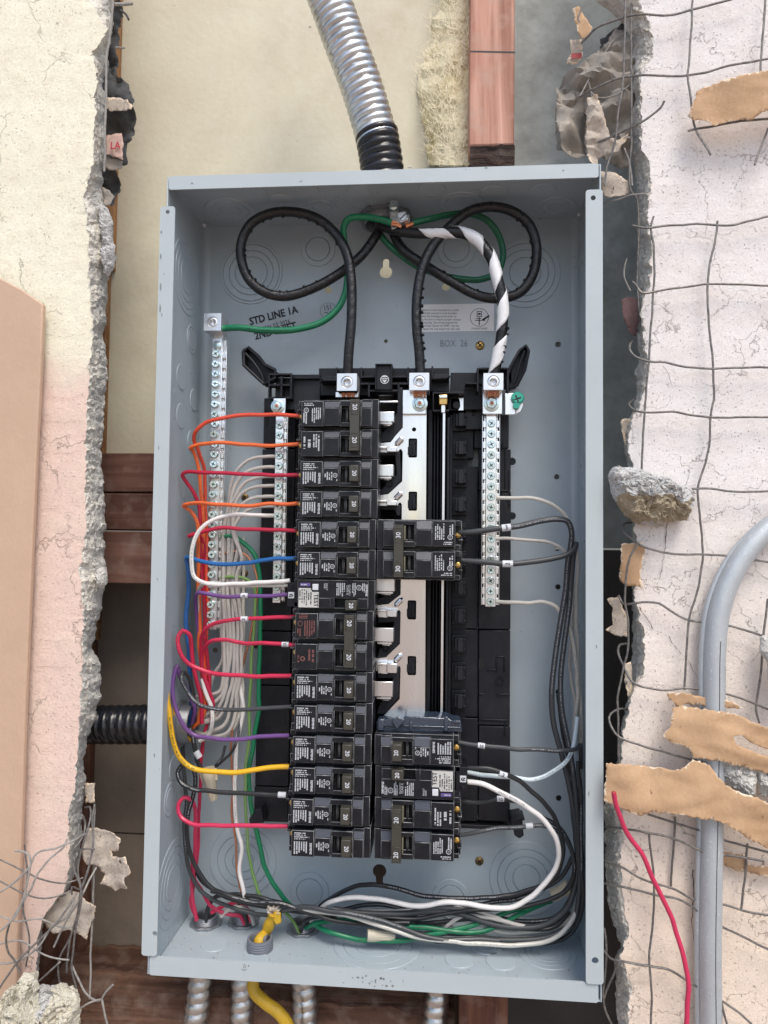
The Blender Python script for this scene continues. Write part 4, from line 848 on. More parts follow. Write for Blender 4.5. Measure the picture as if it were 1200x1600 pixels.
def breaker(kinds, nums, afci=False, thirty=False, flip=False):
    """prototype breaker in a local frame"""
    rnd = random.Random(str(kinds)); n = len(kinds); L = LB_
    root = bpy.data.objects.new('circuit_breaker', None); COL.objects.link(root); root.empty_display_size = .01
    mb = MB()
    for k, kd in enumerate(kinds): casing(mb, k, kd, flip)
    cs = mb.build('casing', [m_black, m_dark, m_blue_inset, m_worn], root, bevel=.0004, local=True, seg=1); cs.modifiers[0].material = 3
    if afci:
        mb = MB(); mb.box(.52 * L + .009 * 0 + .66 * L - .52 * L, .80 * L, -.0055, .006, -.66 * P, -.985 * P); h = mb.build('toggle', m_handle, root, bevel=.0006, local=True)
        mb = MB(); text(mb, '20', (.73 * L, -.0057, -.82 * P), .0049, -90, .95, weight=.00018); mb.build('rating_number', m_white, h, local=True, smooth=False, rcalc=False)
        mb = MB(); mb.prism([(.085 * L, -.30 * P), (.23 * L, -.30 * P), (.25 * L, -.42 * P), (.33 * L, -.42 * P), (.33 * L, -.93 * P), (.085 * L, -.93 * P)], .0007, .0013); lb = mb.build('test_label', pbr('grey_test_label', (.50, .50, .47), .5), root, local=True)
        mb = MB(); text(mb, 'TEST', (.295 * L, .0005, -.69 * P), .0052, -90, .95, weight=.00012); microprint(mb, .09 * L, .25 * L, -.90 * P, -.34 * P, .0005, 6, True, rnd, .75); mb.build('print', m_blackprint, lb, local=True, smooth=False, rcalc=False)
        mb = MB(); mb.box(.255 * L, .325 * L, -.0006, .002, -.16 * P, -.36 * P); mb.build('test_button', m_white, root, bevel=.0004, local=True)
        mb = MB(); mb.prism([(x, z) for x, z in rrect(.10 * L, .225 * L, -.24 * P, -.13 * P, .0007, 3)], .0008, .0013); tg = mb.build('purple_tag', m_purple_tag, root, local=True)
        mb = MB(); microprint(mb, .115 * L, .21 * L, -.22 * P, -.15 * P, .0006, 1, False, rnd, .8); mb.build('print', m_white, tg, local=True, smooth=False, rcalc=False)
        mb = MB(); microprint(mb, .54 * L, .65 * L, -.55 * P, -.12 * P, .0009, 5, True, rnd, .9); text(mb, 'CLASS A', (.675 * L, .0009, -.34 * P), .0022, -90, 1); text(mb, 'CL/CAFCI', (.70 * L, .0009, -.34 * P), .0022, -90, .95); microprint(mb, .73 * L, .78 * L, -.56 * P, -.12 * P, .0009, 3, True, rnd, .9)
        text(mb, 'SIEMENS', (.905 * L, .0009, -.34 * P), .0026, -90, 1, weight=.00012); microprint(mb, .85 * L, .89 * L, -.5 * P, -.12 * P, .0009, 2, True, rnd, .8); c = Vector((.815 * L, .0009, -.26 * P)); mb.lathe(c, (0, -1, 0), [(.0022, 0), (.0018, 0)], 18, closed=False); text(mb, 'UL', c, .0022, -90, .9)
        text(mb, 'GND', (.40 * L, .0009, -.22 * P), .0020, -90, 1); text(mb, 'FAULT', (.425 * L, .0009, -.25 * P), .0020, -90, 1); mb.build('print', m_white, root, local=True, smooth=False, rcalc=False)
        mb = MB(); mb.box(-.09 * L, .05 * L, .012, .040, -.16 * P, -.95 * P); mb.box(-.06 * L, -.02 * L, .0105, .012, -.20 * P, -.35 * P); mb.cyl((-.05 * L, .0122, -.35 * P), (0, -1, 0), .0032, .0006, 14); mb.build('terminal_block', m_black, root, bevel=.001, local=True)
        mb = MB(); mb.box(-.075 * L, .0, .0112, .0121, -.47 * P, -.68 * P); tm = mb.build('terminal_tag', m_white, root, bevel=.0003, local=True); mb = MB(); text(mb, 'N', (-.05 * L, .0110, -.575 * P), .0038, -90, 1, weight=.00015); mb.add([(-.028 * L, .0110, -.52 * P), (-.028 * L, .0110, -.63 * P), (-.010 * L, .0110, -.575 * P)], [(0, 1, 2)]); mb.build('print', m_blackprint, tm, local=True, smooth=False, rcalc=False)
    else:
        if n == 1:
            mb = MB(); x0, x1 = .665 * L, .785 * L; z1, z0 = -.24 * P, -.82 * P
            mb.hexa([(x0 + .0004, -.0062, z1 - .0006), (x1 - .0002, -.0062, z1 - .0006), (x1 - .0002, -.0062, z0 + .0006), (x0 + .0004, -.0062, z0 + .0006)], [(x0 - .0004, .0085, z1), (x1, .0085, z1), (x1, .0085, z0), (x0 - .0004, .0085, z0)])
            h = mb.build('toggle', m_handle, root, bevel=.0006, local=True); mb = MB(); text(mb, nums[0], (.73 * L, -.00635, -.53 * P), .0049, -90, .95, weight=.00018); mb.build('rating_number', m_white, h, local=True, smooth=False, rcalc=False)
        else:
            mb = MB(); mb.box(.675 * L, .785 * L, -.0080, .0045, -.12 * P, -1.80 * P); mb.box(.70 * L, .765 * L, -.002, .009, -.3 * P, -.8 * P); mb.box(.70 * L, .765 * L, -.002, .009, -1.3 * P, -1.75 * P)
            for (za, zb) in ((.20, .62), (1.22, 1.70)):
                for (xa, xb, zc, zd) in ((.69, .695, za, zb), (.767, .772, za, zb), (.69, .772, za, za + .02), (.69, .772, zb - .02, zb)): mb.box(xa * L, xb * L, -.0084, -.0079, -zc * P, -zd * P)
            h = mb.build('tie_handle', m_handle, root, bevel=.0006, local=True)
            mb = MB(); text(mb, nums[0], (.73 * L, -.0085, -.38 * P), .0054, -90, .95, weight=.00016); text(mb, nums[1], (.73 * L, -.0085, -1.46 * P), .0054, -90, .95, weight=.00016); mb.build('rating_number', m_white, h, local=True, smooth=False, rcalc=False)
            mb = MB(); 
            for k in range(n): mb.box(.655 * L, .672 * L, -.0015, .008, -(k + .30) * P, -(k + .78) * P)
            mb.build('contact_flag', pbr('olive_flag', (.16, .15, .10), .5), root, bevel=.0003, local=True)
        mb = MB()
        for k, kd in enumerate(kinds): prints(mb, k, kd, rnd, flip)
        mb.build('print', [m_white if 'double' not in kinds[0] or thirty else m_white, m_redprint], root, local=True, smooth=False, rcalc=False)
        for k in range(n):
            mb = MB(); c = Vector((.030 * L, .0195, -(k + .50) * P)); mb.lathe(c, (0, -1, 0), [(.0026, 0), (.0026, .0014), (.0020, .0018)], 14); mb.box(c.x - .0022, c.x + .0022, .0168, .0178, c.z - .0004, c.z + .0004)
            mb.build('terminal_screw', m_brass, root, local=True)
    register(root); return root
def place(kind, x, slot, side, label, group, used={}):
    fl = side == 'R'; key = (kind, fl)
    if key not in used:
        r = {'s': lambda: breaker(['single'], ['20'], flip=fl), 'd': lambda: breaker(['double0', 'double1'], ['20', '20'], flip=fl), 'r': lambda: breaker(['red0', 'red1'], ['20', '20']), 't': lambda: breaker(['double0', 'double0'], ['30', '30'], thirty=True, flip=fl), 'a': lambda: breaker(['afci'], ['20'], afci=True)}[kind](); used[key] = r
    else: r = copy_tree(used[key])
    z = -.1880 - slot * P; n = 2 if kind in 'drt' else 1
    if side == 'L': r.location = (x, FY, z)
    else: r.rotation_euler = (0, math.pi, 0); r.location = (x, FY, z - n * P)
    tag(r, label, 'circuit breaker', group); return r
GL, GR = 'circuit breakers in the left row', 'circuit breakers in the right row'
xl = .1127
place('d', xl, 0, 'L', 'topmost double breaker of the left row, tie handle marked 20, orange wires on it', GL)
for s_, dx, lab in ((2, 0, 'single breaker directly below the top double breaker, fed by a crimson wire'), (3, 0, 'single breaker fed by an orange wire, between two crimson-fed ones'), (4, -.001, 'single breaker fed by a crimson wire, just above the blue-fed breaker'), (5, -.0012, 'single breaker fed by the blue wire')):
    place('s', xl + dx, s_, 'L', lab, GL)
place('a', xl - .0013, 6, 'L', 'left row breaker with white TEST label and white push button', GL)
place('r', xl - .0022, 7, 'L', 'double breaker with red print and olive tie handle, middle of the left row', GL)
for s_, dx, lab in ((9, -.0020, 'single breaker just below the red-printed double breaker'), (10, -.0020, 'single breaker fed by a black wire, above the purple-fed one'), (11, -.0026, 'single breaker fed by the lower purple wire'), (12, -.0024, 'single breaker fed by the yellow wire'), (13, -.0034, 'second breaker from the bottom of the left row, pinkish red wire at its lower edge'), (14, -.0024, 'lowest single breaker of the left row, no wire on it')):
    place('s', xl + dx, s_, 'L', lab, GL)
xr = .2512
place('t', xr, 4, 'R', 'double breaker marked 30, across the bus bar in the right row', GR)
place('s', xr, 11, 'R', 'single breaker of the right row, below the clear plastic filler', GR)
place('a', xr + .0010, 12, 'R', 'right row breaker with grey TEST label and white push button', GR)
place('d', xr + .0008, 13, 'R', 'double breaker at the foot of the right row, tie handle marked 20', GR)
# smoked clear filler above the lower right breakers
cf = thing('filler_piece', 'smoked clear plastic filler piece above the lower right breakers', 'filler piece', W(655, 1143, .04))
mb = MB(); mb.ppoly([(588, 1128), (612, 1122), (632, 1122), (634, 1119), (700, 1122), (706, 1126), (720, 1128), (722, 1144), (588, 1144)], .028, .050); mb.px(590, 1124, 600, 1142, .024, .030); mb.build('body', m_clear, cf, bevel=.0008)
mb = MB(); mb.ppoly([(612, 1126), (622, 1120), (632, 1126), (620, 1140)], .022, .028); mb.px(640, 1128, 644, 1143, .0255, .028); mb.px(590, 1134, 720, 1136, .0262, .028); mb.px(694, 1120, 700, 1143, .0255, .028); mb.px(706, 1126, 720, 1130, .0255, .028); mb.build('ridge', m_clear, cf, bevel=.0005)
# ================================================================ CONDUITS AND FITTINGS
def flex(name, path, r, pitch, amp, mat, label, cat, group=None, n=30, par=None, sharp=1.0):
    P_ = cat_rom(path, .0011); mb = MB()
    def rf(L, th):
        ph = (L / pitch - th / (2 * math.pi)) % 1.0; w_ = abs(math.sin(math.pi * ph)) ** .6 * sharp
        return r - amp + amp * w_
    mb.tube(P_, r, n, rfun=rf); o = mb.build(name, mat, par); 
    if par is None: tag(o, label, cat, group)
    return o
tc_ = thing('flexible_conduit', 'large corrugated steel conduit with black sleeve entering the top of the panel box', 'conduit', (W(600, 262, .05)))
flex('steel_spiral', pxpath([(462, -150, .02), (488, -75, .024), (508, -20, .028), (535, 55, .034), (563, 130, .040), (583, 195, .046), (590, 222, .048)]), .0192, .0062, .0026, m_galv, '', '', par=tc_)
flex('black_sleeve', pxpath([(588, 208, .047), (593, 235, .048), (597, 265, .050)]) + [Vector((W(597, 265, .050)[0] + .0004, .052, .018)), Vector((W(598, 265, .050)[0] + .0006, .055, .004))], .0198, .0062, .0022, m_lt, '', '', par=tc_)
lf = flex('flexible_conduit', pxpath([(96, 1132, .072), (150, 1132, .070), (200, 1132, .066), (252, 1131, .060)]), .0178, .0086, .0030, m_lt, 'black corrugated conduit entering the left side of the panel box', 'conduit')
BC = []
for i, (u, v, rr_, lab) in enumerate(((322, 1443, .0112, 'leftmost steel conduit below the panel box'), (381, 1441, .0108, 'second steel conduit from the left below the panel box'), (473, 1453, .0116, 'third steel conduit from the left below the panel box, right of the yellow cable'), (690, 1462, .0110, 'rightmost steel conduit below the panel box, beside the brown stud'))):
    p = WZ(u, v, ZBt); p.z = -BH; BC.append(p)
    pe = [(305, 1600), (377, 1600), (477, 1600), (679, 1600)][i]; q = W(pe[0], pe[1], p.y - .012)
    flex('flexible_conduit', [p + Vector((0, 0, -.0015)), p.lerp(q, .4) + Vector((.0005, 0, 0)), q, q + (q - p) * 1.0 + Vector((-.004, -.004, 0))], rr_, .0088, .0015, m_galvdark, lab, 'conduit', 'steel conduits below the panel box', 26)
def bushing(c, ax, R, label, group, mat=None, hgt=.008, nut=True, top=True):
    mat = mat or m_zcast; ax = Vector(ax)
    t = thing('conduit_connector', label, 'connector', c, group)
    mb = MB(); prof = [(R, 0)]
    for k in range(5): prof += [(R, hgt * (k + .3) / 5), (R - .0004, hgt * (k + .7) / 5)]
    prof += [(R - .0004, hgt), (R - .0022, hgt), (R - .0030, hgt * .6), (R - .0030, .0002)]
    mb.lathe(c, ax, prof, 32, closed=False); mb.build('throat', mat, t)
    mb = MB(); mb.lathe(c + ax * .0003, ax, [(R - .0029, 0), (.0001, 0)], 24, closed=False); mb.build('opening', m_dark, t)
    if nut:
        mb = MB(); n = 48; pr = []
        a = ax.orthogonal().normalized(); b = ax.cross(a)
        for (k, h) in ((0, .0), (1, .0), (1, .0024), (0, .0024)):
            for i in range(n):
                th = 2 * math.pi * i / n; ro = R + .0032 + (.0008 if (i // 3) % 2 else -.0002); r_ = ro if k else R - .0004
                pr.append(c + ax * h + (a * math.cos(th) + b * math.sin(th)) * r_)
        mb.add(pr, [(k * n + i, k * n + (i + 1) % n, (k + 1) * n + (i + 1) % n, (k + 1) * n + i) for k in range(3) for i in range(n)]); mb.build('locknut', mat, t, bevel=.0002)
    return t
GB = 'conduit connectors in the bottom of the panel box'
for p, lab in zip(BC, ('leftmost locknut connector in the box bottom, red and black wires dropping in', 'second locknut connector from the left in the box bottom', 'third locknut connector, with two green wires entering it', 'locknut connector hidden behind the wire bundle at the lower right')):
    c = p.copy(); c.z = ZBt; bushing(c, (0, 0, 1), .0108, lab, GB)
yc = WZ(406, 1483, ZBt); yc.z = ZBt
yb = bushing(yc, (0, 0, 1), .0112, 'smooth grey plastic connector holding the cut yellow cable', None, plastic('grey_connector_plastic', (.17, .18, .21), .4), .010, False)
mb = MB(); mb.box(yc.x + .0035, yc.x + .0060, yc.y - .004, yc.y + .004, ZBt + .001, ZBt + .0115); mb.box(yc.x - .001, yc.x + .0050, yc.y + .002, yc.y + .0045, ZBt + .001, ZBt + .010); mb.build('clamp_tab', plastic('grey_connector_plastic', (.2, .2, .2)), yb, bevel=.0005)
# the hub in the top wall
hc = WZ(602, 338, ZT); hc.z = ZT
hub = thing('conduit_hub', 'round die-cast hub where the big conduit enters the top of the panel box', 'conduit hub', hc)
mb = MB(); mb.lathe(hc, (0, 0, -1), [(.0230, 0), (.0250, .0004), (.0250, .0030), (.0222, .0034), (.0222, .0060), (.0215, .0090), (.0190, .0094), (.0178, .0060), (.0178, .0004)], 40, closed=False); mb.build('hub_ring', m_zcast, hub)
mb = MB(); 
for i in range(8):
    a = i * math.pi / 4 + .2; d = Vector((math.cos(a), math.sin(a), 0)); e = Vector((-d.y, d.x, 0)) * .0022
    A = hc + d * .0252; B_ = hc + d * .0268
    mb.hexa([A + e, B_ + e, B_ - e, A - e], [A + e + Vector((0, 0, -.0032)), B_ + e + Vector((0, 0, -.0032)), B_ - e + Vector((0, 0, -.0032)), A - e + Vector((0, 0, -.0032))])
mb.build('locknut_lug', m_zcast, hub, bevel=.0003)
mb = MB(); mb.lathe(hc + Vector((0, 0, -.0004)), (0, 0, -1), [(.0177, 0), (.0001, 0)], 30, closed=False); mb.build('opening', m_dark, hub)
# grounding lug on the hub
gl = thing('grounding_lug', 'bright grounding lug clamped on the hub, green wires on either side', 'lug', W(622, 345, .040))
mb = MB(); c = W(615, 322, .040); mb.lathe(c + Vector((0, .004, 0)), (0, -1, 0), [(.0044, 0), (.0044, .003), (.0036, .0048), (.0018, .0056)], 20); mb.build('screw_head', m_zinc, gl)
mb = MB(); mb.px(609, 312, 622, 352, .0445, .048); mb.ppoly([(609, 340), (640, 334), (641, 352), (612, 358)], .043, .050); mb.build('bracket', m_cast, gl, bevel=.0006)
mb = MB(); a = W(620, 331, .033); mb.prism(PX([(619, 332), (634, 329), (639, 343), (625, 348)], .033), .033, .046); mb.build('clamp_block', m_cast, gl, bevel=.0008)
mb = MB(); c = W(629.5, 339, .0326); mb.lathe(c, (0, -1, 0), [(.0035, 0), (.0032, .0008)], 20); o = mb.build('set_screw', m_cast, gl); mb = MB(); mb.prism([(c.x - .0026, c.z - .0020), (c.x - .0020, c.z - .0026), (c.x + .0026, c.z + .0020), (c.x + .0020, c.z + .0026)], c.y - .0011, c.y - .0007); mb.build('slot', m_dark, o)
# ================================================================ WIRES
PATHS = {}
m_greyink = pbr('faint_grey_ink', (.22, .22, .22), .6); m_darkink = pbr('faint_dark_ink', (.10, .03, .04), .6)
WSEG = .0024
def wire(pts, mm, mat, label, name='wire', cat='wire', group=None, y=None, n=10, par=None, ends=None):
    path = cat_rom(pxpath(pts, y), WSEG); r = mm * .93 / 2000; nn = len(path); w0 = sum(map(ord, label)) * .37
    if mm < 5: path = [q + Vector((fbm(q + Vector((w0, 0, 0)), 38, 2), fbm(q + Vector((w0, 3, 0)), 38, 2) * .5, fbm(q + Vector((w0, 7, 0)), 38, 2))) * (.0013 * min(1, i / 6, (nn - 1 - i) / 6)) for i, q in enumerate(path)]
    if par is None and not ends:
        mb = MB(); mb.tube(path, r, n); o = mb.build(name, WC[mat] if isinstance(mat, str) else mat); tag(o, label, cat, group); PATHS[o.name] = (path, r, mat); return o, path
    mb = MB(); mb.tube(path, r, n); o = mb.build(name, WC[mat] if isinstance(mat, str) else mat, par)
    if par is None: tag(o, label, cat, group)
    for e in ends or []:
        if e == 'a': mb = MB(); d = (path[0] - path[3]).normalized(); mb.tube([path[0] - d * .0005, path[0] + d * .004], r * .62, 8); mb.build('bare_end', m_copper, o)
    return o, path
def child(mb, name, mat, parent, **k):
    """part of a one-mesh thing"""
    return mb.build(name, mat, parent, **k)
def marker(path_pt, d, r, L, text_, parent, ang=0, wh=None):
    """white wrap-around number marker"""
    d = Vector(d).normalized(); a = Vector(path_pt); mb = MB(); mb.tube([a - d * L / 2, a + d * L / 2], r + .0004, 14); m = mb.build('number_marker', m_white, parent)
    if text_:
        mb = MB(); fz = a + Vector((0, -r - .0006, 0)); text(mb, text_, fz, r * 2.0, ang, .9, weight=.0001); mb.build('number', m_blackprint, m, smooth=False, rcalc=False)
    return m
def wprint(o, path, r, s0, s1, mat, rnd=random.Random(3), sz=.0011, name='print'):
    """tiny running legend on a conductor"""
    mb = MB(); i0, i1 = int(len(path) * s0), int(len(path) * s1); vd = Vector(CAMP)
    for i in range(i0, i1 - 1):
        p, q = path[i], path[i + 1]; t = (q - p).normalized(); nrm = (vd - p); nrm = (nrm - t * nrm.dot(t)).normalized(); b = t.cross(nrm)
        L = (q - p).length; s = 0
        while s < L:
            wd = rnd.uniform(.0003, .0009)
            if rnd.random() < .75:
                hh = sz * rnd.uniform(.35, .55); off = 0; c = p + t * s + nrm * (r + .00008)
                mb.add([c - b * hh, c + t * wd * .6 - b * hh, c + t * wd * .6 + b * hh, c + b * hh], [(0, 1, 2, 3)])
            s += wd + .0003
    if mb.v: mb.build(name, mat, o, smooth=False, rcalc=False)
GC = 'heavy black service cables'
# service cables
o, pC = wire([(598, 348, .062), (585, 372, .060), (566, 398, .058), (543, 418, .056), (520, 434, .054), (485, 452, .052), (445, 463, .050), (412, 456, .048), (388, 435, .046), (377, 405, .044), (377, 380, .043), (392, 350, .042), (425, 333, .041), (465, 332, .040), (500, 344, .039), (528, 370, .038), (543, 400, .037), (549, 440, .036), (549, 500, .036), (545, 550, .037), (543, 588, .040)], 9.4, m_cable, 'heavy black cable looping at the upper left of the box into the left lug', 'service_cable', 'cable', GC, n=18)
def wrinkles(o, path, i0, i1, r, side, cnt, seed=1, mat=m_cable):
    """puckers of the cable jacket on the inside of the bend"""
    rnd = random.Random(seed); mb = MB()
    for k in range(cnt):
        i = int(len(path) * (i0 + (i1 - i0) * (k + rnd.random() * .7) / cnt)); i = min(max(i, 1), len(path) - 2)
        t = (path[i + 1] - path[i - 1]).normalized(); nr = Vector((t.z, 0, -t.x)).normalized() * side; b = t.cross(nr).normalized()
        c = path[i]; pts = []
        for a in range(-3, 4):
            th = a * .33; pts.append(c + (nr * math.cos(th) - b * math.sin(th) * 1) * (r + .0002) + t * rnd.uniform(-.0006, .0006))
        mb.tube(pts, [.0003, .0008, .0011, .0013 * rnd.uniform(.6, 1.2), .0011, .0008, .0003], 6)
    mb.build('jacket_pucker', mat, o)
wrinkles(o, pC, .20, .72, .0042, 1, 18, 1)
o, pM = wire([(612, 350, .064), (618, 372, .062), (632, 392, .060), (665, 415, .058), (705, 440, .056), (748, 462, .054), (785, 466, .052), (815, 455, .050), (834, 425, .048), (838, 385, .046), (826, 350, .045), (800, 330, .044), (765, 323, .043), (730, 332, .042), (702, 355, .040), (678, 382, .038), (661, 415, .037), (652, 460, .037), (651, 510, .038), (655, 550, .040), (657, 588, .042)], 9.4, m_cable, 'heavy black cable looping at the upper right of the box into the middle lug', 'service_cable', 'cable', GC, n=18)
wrinkles(o, pM, .15, .55, .0041, -1, 13, 2); wrinkles(o, pM, .82, .97, .0047, -1, 10, 3)
o, pR = wire([(592, 352, .056), (612, 358, .050), (645, 364, .042), (680, 364, .037), (715, 363, .034), (745, 374, .032), (766, 400, .031), (776, 430, .031), (784, 465, .032), (786, 500, .034), (780, 545, .037), (772, 586, .041)], 9.8, m_cable, 'heavy black cable spiralled with white tape, ending in the right lug', 'service_cable', 'cable', GC, n=18)
mb = MB(); r_ = .0052; N = len(pR); a = Vector((0, -1, 0)); L = 0; acc = []
T_ = [(pR[min(i + 1, N - 1)] - pR[max(i - 1, 0)]).normalized() for i in range(N)]
Ls = [0]
for i in range(1, N): Ls.append(Ls[-1] + (pR[i] - pR[i - 1]).length)
s0 = Ls[-1] * .25; s1 = Ls[-1] * .985; pitch = .036; wdt = .0225
def at(s):
    k = 0
    while k < N - 2 and Ls[k + 1] < s: k += 1
    f = (s - Ls[k]) / max(1e-9, Ls[k + 1] - Ls[k]); return pR[k].lerp(pR[k + 1], max(0, min(1, f))), T_[k].lerp(T_[k + 1], max(0, min(1, f))).normalized()
steps = int((s1 - s0) / .0008); M_ = 7
for i in range(steps + 1):
    for j in range(M_ + 1):
        s = s0 + .0008 * i; th = (s / pitch) * 2 * math.pi + 2.6; ss = s + wdt * (j / M_ - .5); 
        ss = min(max(ss, 0), Ls[-1]); p, t = at(ss); u_ = Vector((0, -1, 0)); u_ = (u_ - t * u_.dot(t)).normalized(); b = t.cross(u_)
        rr2 = r_ + .0003 * math.sin(ss * 900 + j); mb.v.append(p + (u_ * math.cos(th) + b * math.sin(th)) * rr2)
mb.f = [(i * (M_ + 1) + j, i * (M_ + 1) + j + 1, (i + 1) * (M_ + 1) + j + 1, (i + 1) * (M_ + 1) + j) for i in range(steps) for j in range(M_)]; mb.mi = [0] * len(mb.f)
tp = mb.build('white_tape', m_tape, o); sm = tp.modifiers.new('s', 'SOLIDIFY'); sm.thickness = .0002
wrinkles(o, pR, .80, .95, .0048, -1, 5, 4)
# big green grounding conductors
o, pg = wire([(612, 348, .038), (595, 343, .037), (568, 339, .038), (545, 342, .040), (537, 356, .044), (539, 385, .050), (543, 420, .056), (540, 455, .056), (528, 482, .054), (503, 503, .052), (460, 515, .050), (410, 516, .050), (375, 512, .050), (347, 513, .052)], 6.4, 'green', 'green grounding wire from the hub lug to the top of the ground bar', n=14)
mb = MB(); 
for k in range(7): q = Vector((random.uniform(-.0015, .0015), random.uniform(-.0012, .0012), random.uniform(-.0015, .0015))); mb.tube([pg[0] - Vector((.002, 0, 0)) + q, pg[0] + Vector((.004, .001, -.0005)) + q, pg[0] + Vector((.008, .001, -.003)) + q * .6], .0007, 6)
mb.build('bare_strands', m_copper, o); wprint(o, pg, .0032, .02, .10, m_blackprint); wprint(o, pg, .0032, .72, .9, m_blackprint)
o, pg2 = wire([(645, 348, .040), (672, 342, .042), (700, 336, .048), (735, 334, .056), (762, 345, .062), (780, 370, .066), (786, 400, .068), (777, 425, .070), (750, 437, .070), (722, 436, .068), (690, 430, .068), (655, 418, .068), (625, 398, .067), (603, 378, .066), (590, 360, .064)], 6.2, 'teal', 'dark green grounding wire looping behind the middle and right cables', n=14)
wprint(o, pg2, .0031, .05, .9, m_blackprint)
mb = MB(); mb.tube([pg2[0] + Vector((.002, 0, 0)), pg2[0] + Vector((-.006, .001, -.003))], .0022, 8); mb.build('bare_strands', m_copper, o)
# ---- left side, wires on the left breakers
G1 = 'wires fed to the left row of breakers'
Y1 = .033
def lw(pts, mat, label, mm=3.7, marks=(), **k):
    o, path = wire(pts, mm, mat, label, group=G1, **k)
    return o, path
lw([(471, 650, .030), (430, 649), (385, 649), (345, 654), (320, 661), (306, 674, .036), (303, 688), (311, 705), (318, 730, .050), (321, 800, .054), (323, 900, .055), (322, 1000, .055), (320, 1080, .055), (312, 1130, .060)], 'redor', 'orange red wire on the very top left breaker, arching over the ground bar')
lw([(471, 693, .030), (440, 696), (390, 695), (340, 692), (312, 694), (297, 699, .036), (300, 703), (308, 722), (314, 760, .046), (317, 830, .050), (313, 900, .052), (312, 1000, .053), (318, 1080, .055), (316, 1120), (300, 1138, .062)], 'orange', 'orange wire on the lower half of the top left double breaker')
lw([(468, 742, .030), (430, 742), (370, 740), (325, 738), (293, 736), (285, 740, .036), (291, 752), (303, 770), (310, 790, .046), (312, 850, .048), (318, 930, .052), (322, 1010, .053), (328, 1060), (322, 1110, .058)], 'crimson', 'crimson wire bending back at the left lip, below the two orange ones')
lw([(468, 786, .030), (435, 788), (385, 791), (340, 788), (305, 786), (286, 790, .036), (296, 796), (308, 815), (311, 850, .044), (309, 900, .047), (312, 980, .052), (318, 1060, .054), (310, 1130, .060)], 'orange', 'orange wire between the two crimson wires of the left row')
lw([(466, 829, .030), (430, 829), (385, 827), (345, 826), (318, 831), (295, 837, .036), (308, 834), (317, 845, .050), (320, 900, .056), (321, 960), (324, 1060), (330, 1110, .06)], 'crimson', 'crimson wire crossing the white loop, above the blue wire')
lw([(464, 872, .030), (420, 874), (380, 879), (345, 881), (312, 877), (291, 870, .036), (293, 885), (295, 920, .042), (291, 970), (296, 1030, .048), (299, 1080), (298, 1115), (293, 1135, .062)], 'blue', 'bright blue wire of the left row, dropping along the left lip', mm=4.0)
lw([(433, 806, .056), (418, 805, .048), (400, 804), (360, 805), (335, 812, .036), (312, 828), (302, 850, .032), (299, 880), (303, 900), (322, 911, .032), (370, 912), (410, 910), (453, 907, .028)], 'white', 'white wire looping from the left neutral bar to the breaker with the TEST label', mm=4.0)
lw([(453, 914, .030), (415, 915), (370, 914), (330, 911), (315, 916, .038), (309, 930, .045), (310, 965, .052), (314, 1020, .056)], 'oldwhite', 'ivory wire just under the white loop, ending at the TEST breaker', mm=3.4)
o, p = lw([(455, 929, .030), (420, 931), (380, 931), (335, 930), (310, 926, .034), (306, 935, .042), (308, 960, .050), (311, 1010, .055)], 'purple', 'upper purple wire with a white number marker')
marker(W(382, 930.5, .031), (1, 0, 0), .00185, .0060, '6', o, 90)
o, p = lw([(464, 963, .030), (430, 966), (400, 966), (360, 970), (333, 975), (319, 986, .040), (314, 1010, .048), (316, 1060, .055), (322, 1110, .06)], 'red', 'red wire with white number marker, upper feed of the red-printed breaker')
marker(W(382, 967, .031), (1, 0, 0), .00185, .0060, '2', o, 90)
o, p = lw([(464, 1008, .030), (430, 1006), (390, 1005), (350, 1000), (328, 1003, .034), (317, 1018, .042), (316, 1045, .048), (325, 1075), (332, 1100), (330, 1130, .06)], 'red', 'red wire with white number marker, lower feed of the red-printed breaker')
marker(W(446, 1007, .030), (1, 0, 0), .00185, .0060, '12', o, 90)
lw([(456, 1056, .030), (410, 1056), (360, 1055), (320, 1050, .034), (295, 1038), (280, 1017, .030), (278, 995), (285, 984), (294, 989, .036), (299, 1010), (303, 1050, .046), (312, 1085), (316, 1130, .058)], 'red', 'pinkish red wire turning down in a tall loop at the left lip', mm=4.0)
lw([(456, 1104, .030), (420, 1107), (380, 1109), (340, 1108), (312, 1101, .036), (296, 1085, .038), (284, 1062, .036), (285, 1050), (292, 1055, .044), (300, 1080, .052), (306, 1110, .060)], 'dgrey', 'charcoal wire crossing the white bundle below the tall red loop', mm=3.8)
lw([(452, 1149, .030), (410, 1151), (370, 1155), (330, 1154), (300, 1148, .032), (283, 1130, .030), (272, 1100), (270, 1065), (275, 1040), (280, 1055, .040), (292, 1080, .048), (303, 1108), (300, 1130, .058)], 'purple', 'lower purple wire hanging in a long loop at the left lip', mm=3.9)
o, py = lw([(452, 1198, .030), (425, 1198), (395, 1203), (360, 1206), (325, 1205), (300, 1200, .030), (282, 1185), (272, 1160), (265, 1120, .028), (262, 1080), (264, 1062), (265, 1085, .036), (270, 1115), (282, 1143, .048), (296, 1157, .058)], 'yellow', 'thick yellow wire with black lettering looping at the left lip', mm=4.7, n=14)
wprint(o, py, .00235, .36, .60, m_blackprint, sz=.0014)
o, p = lw([(450, 1243, .030), (420, 1242), (380, 1240), (330, 1236), (300, 1232, .032), (282, 1222), (277, 1207), (285, 1195), (295, 1193, .036), (303, 1205), (305, 1225), (299, 1250), (293, 1275, .042), (291, 1305), (298, 1335), (310, 1362), (330, 1385), (355, 1402), (390, 1412, .055), (430, 1418), (470, 1425), (520, 1428, .05)], 'black', 'black wire with white band making a small loop at the lower left', mm=4.2)
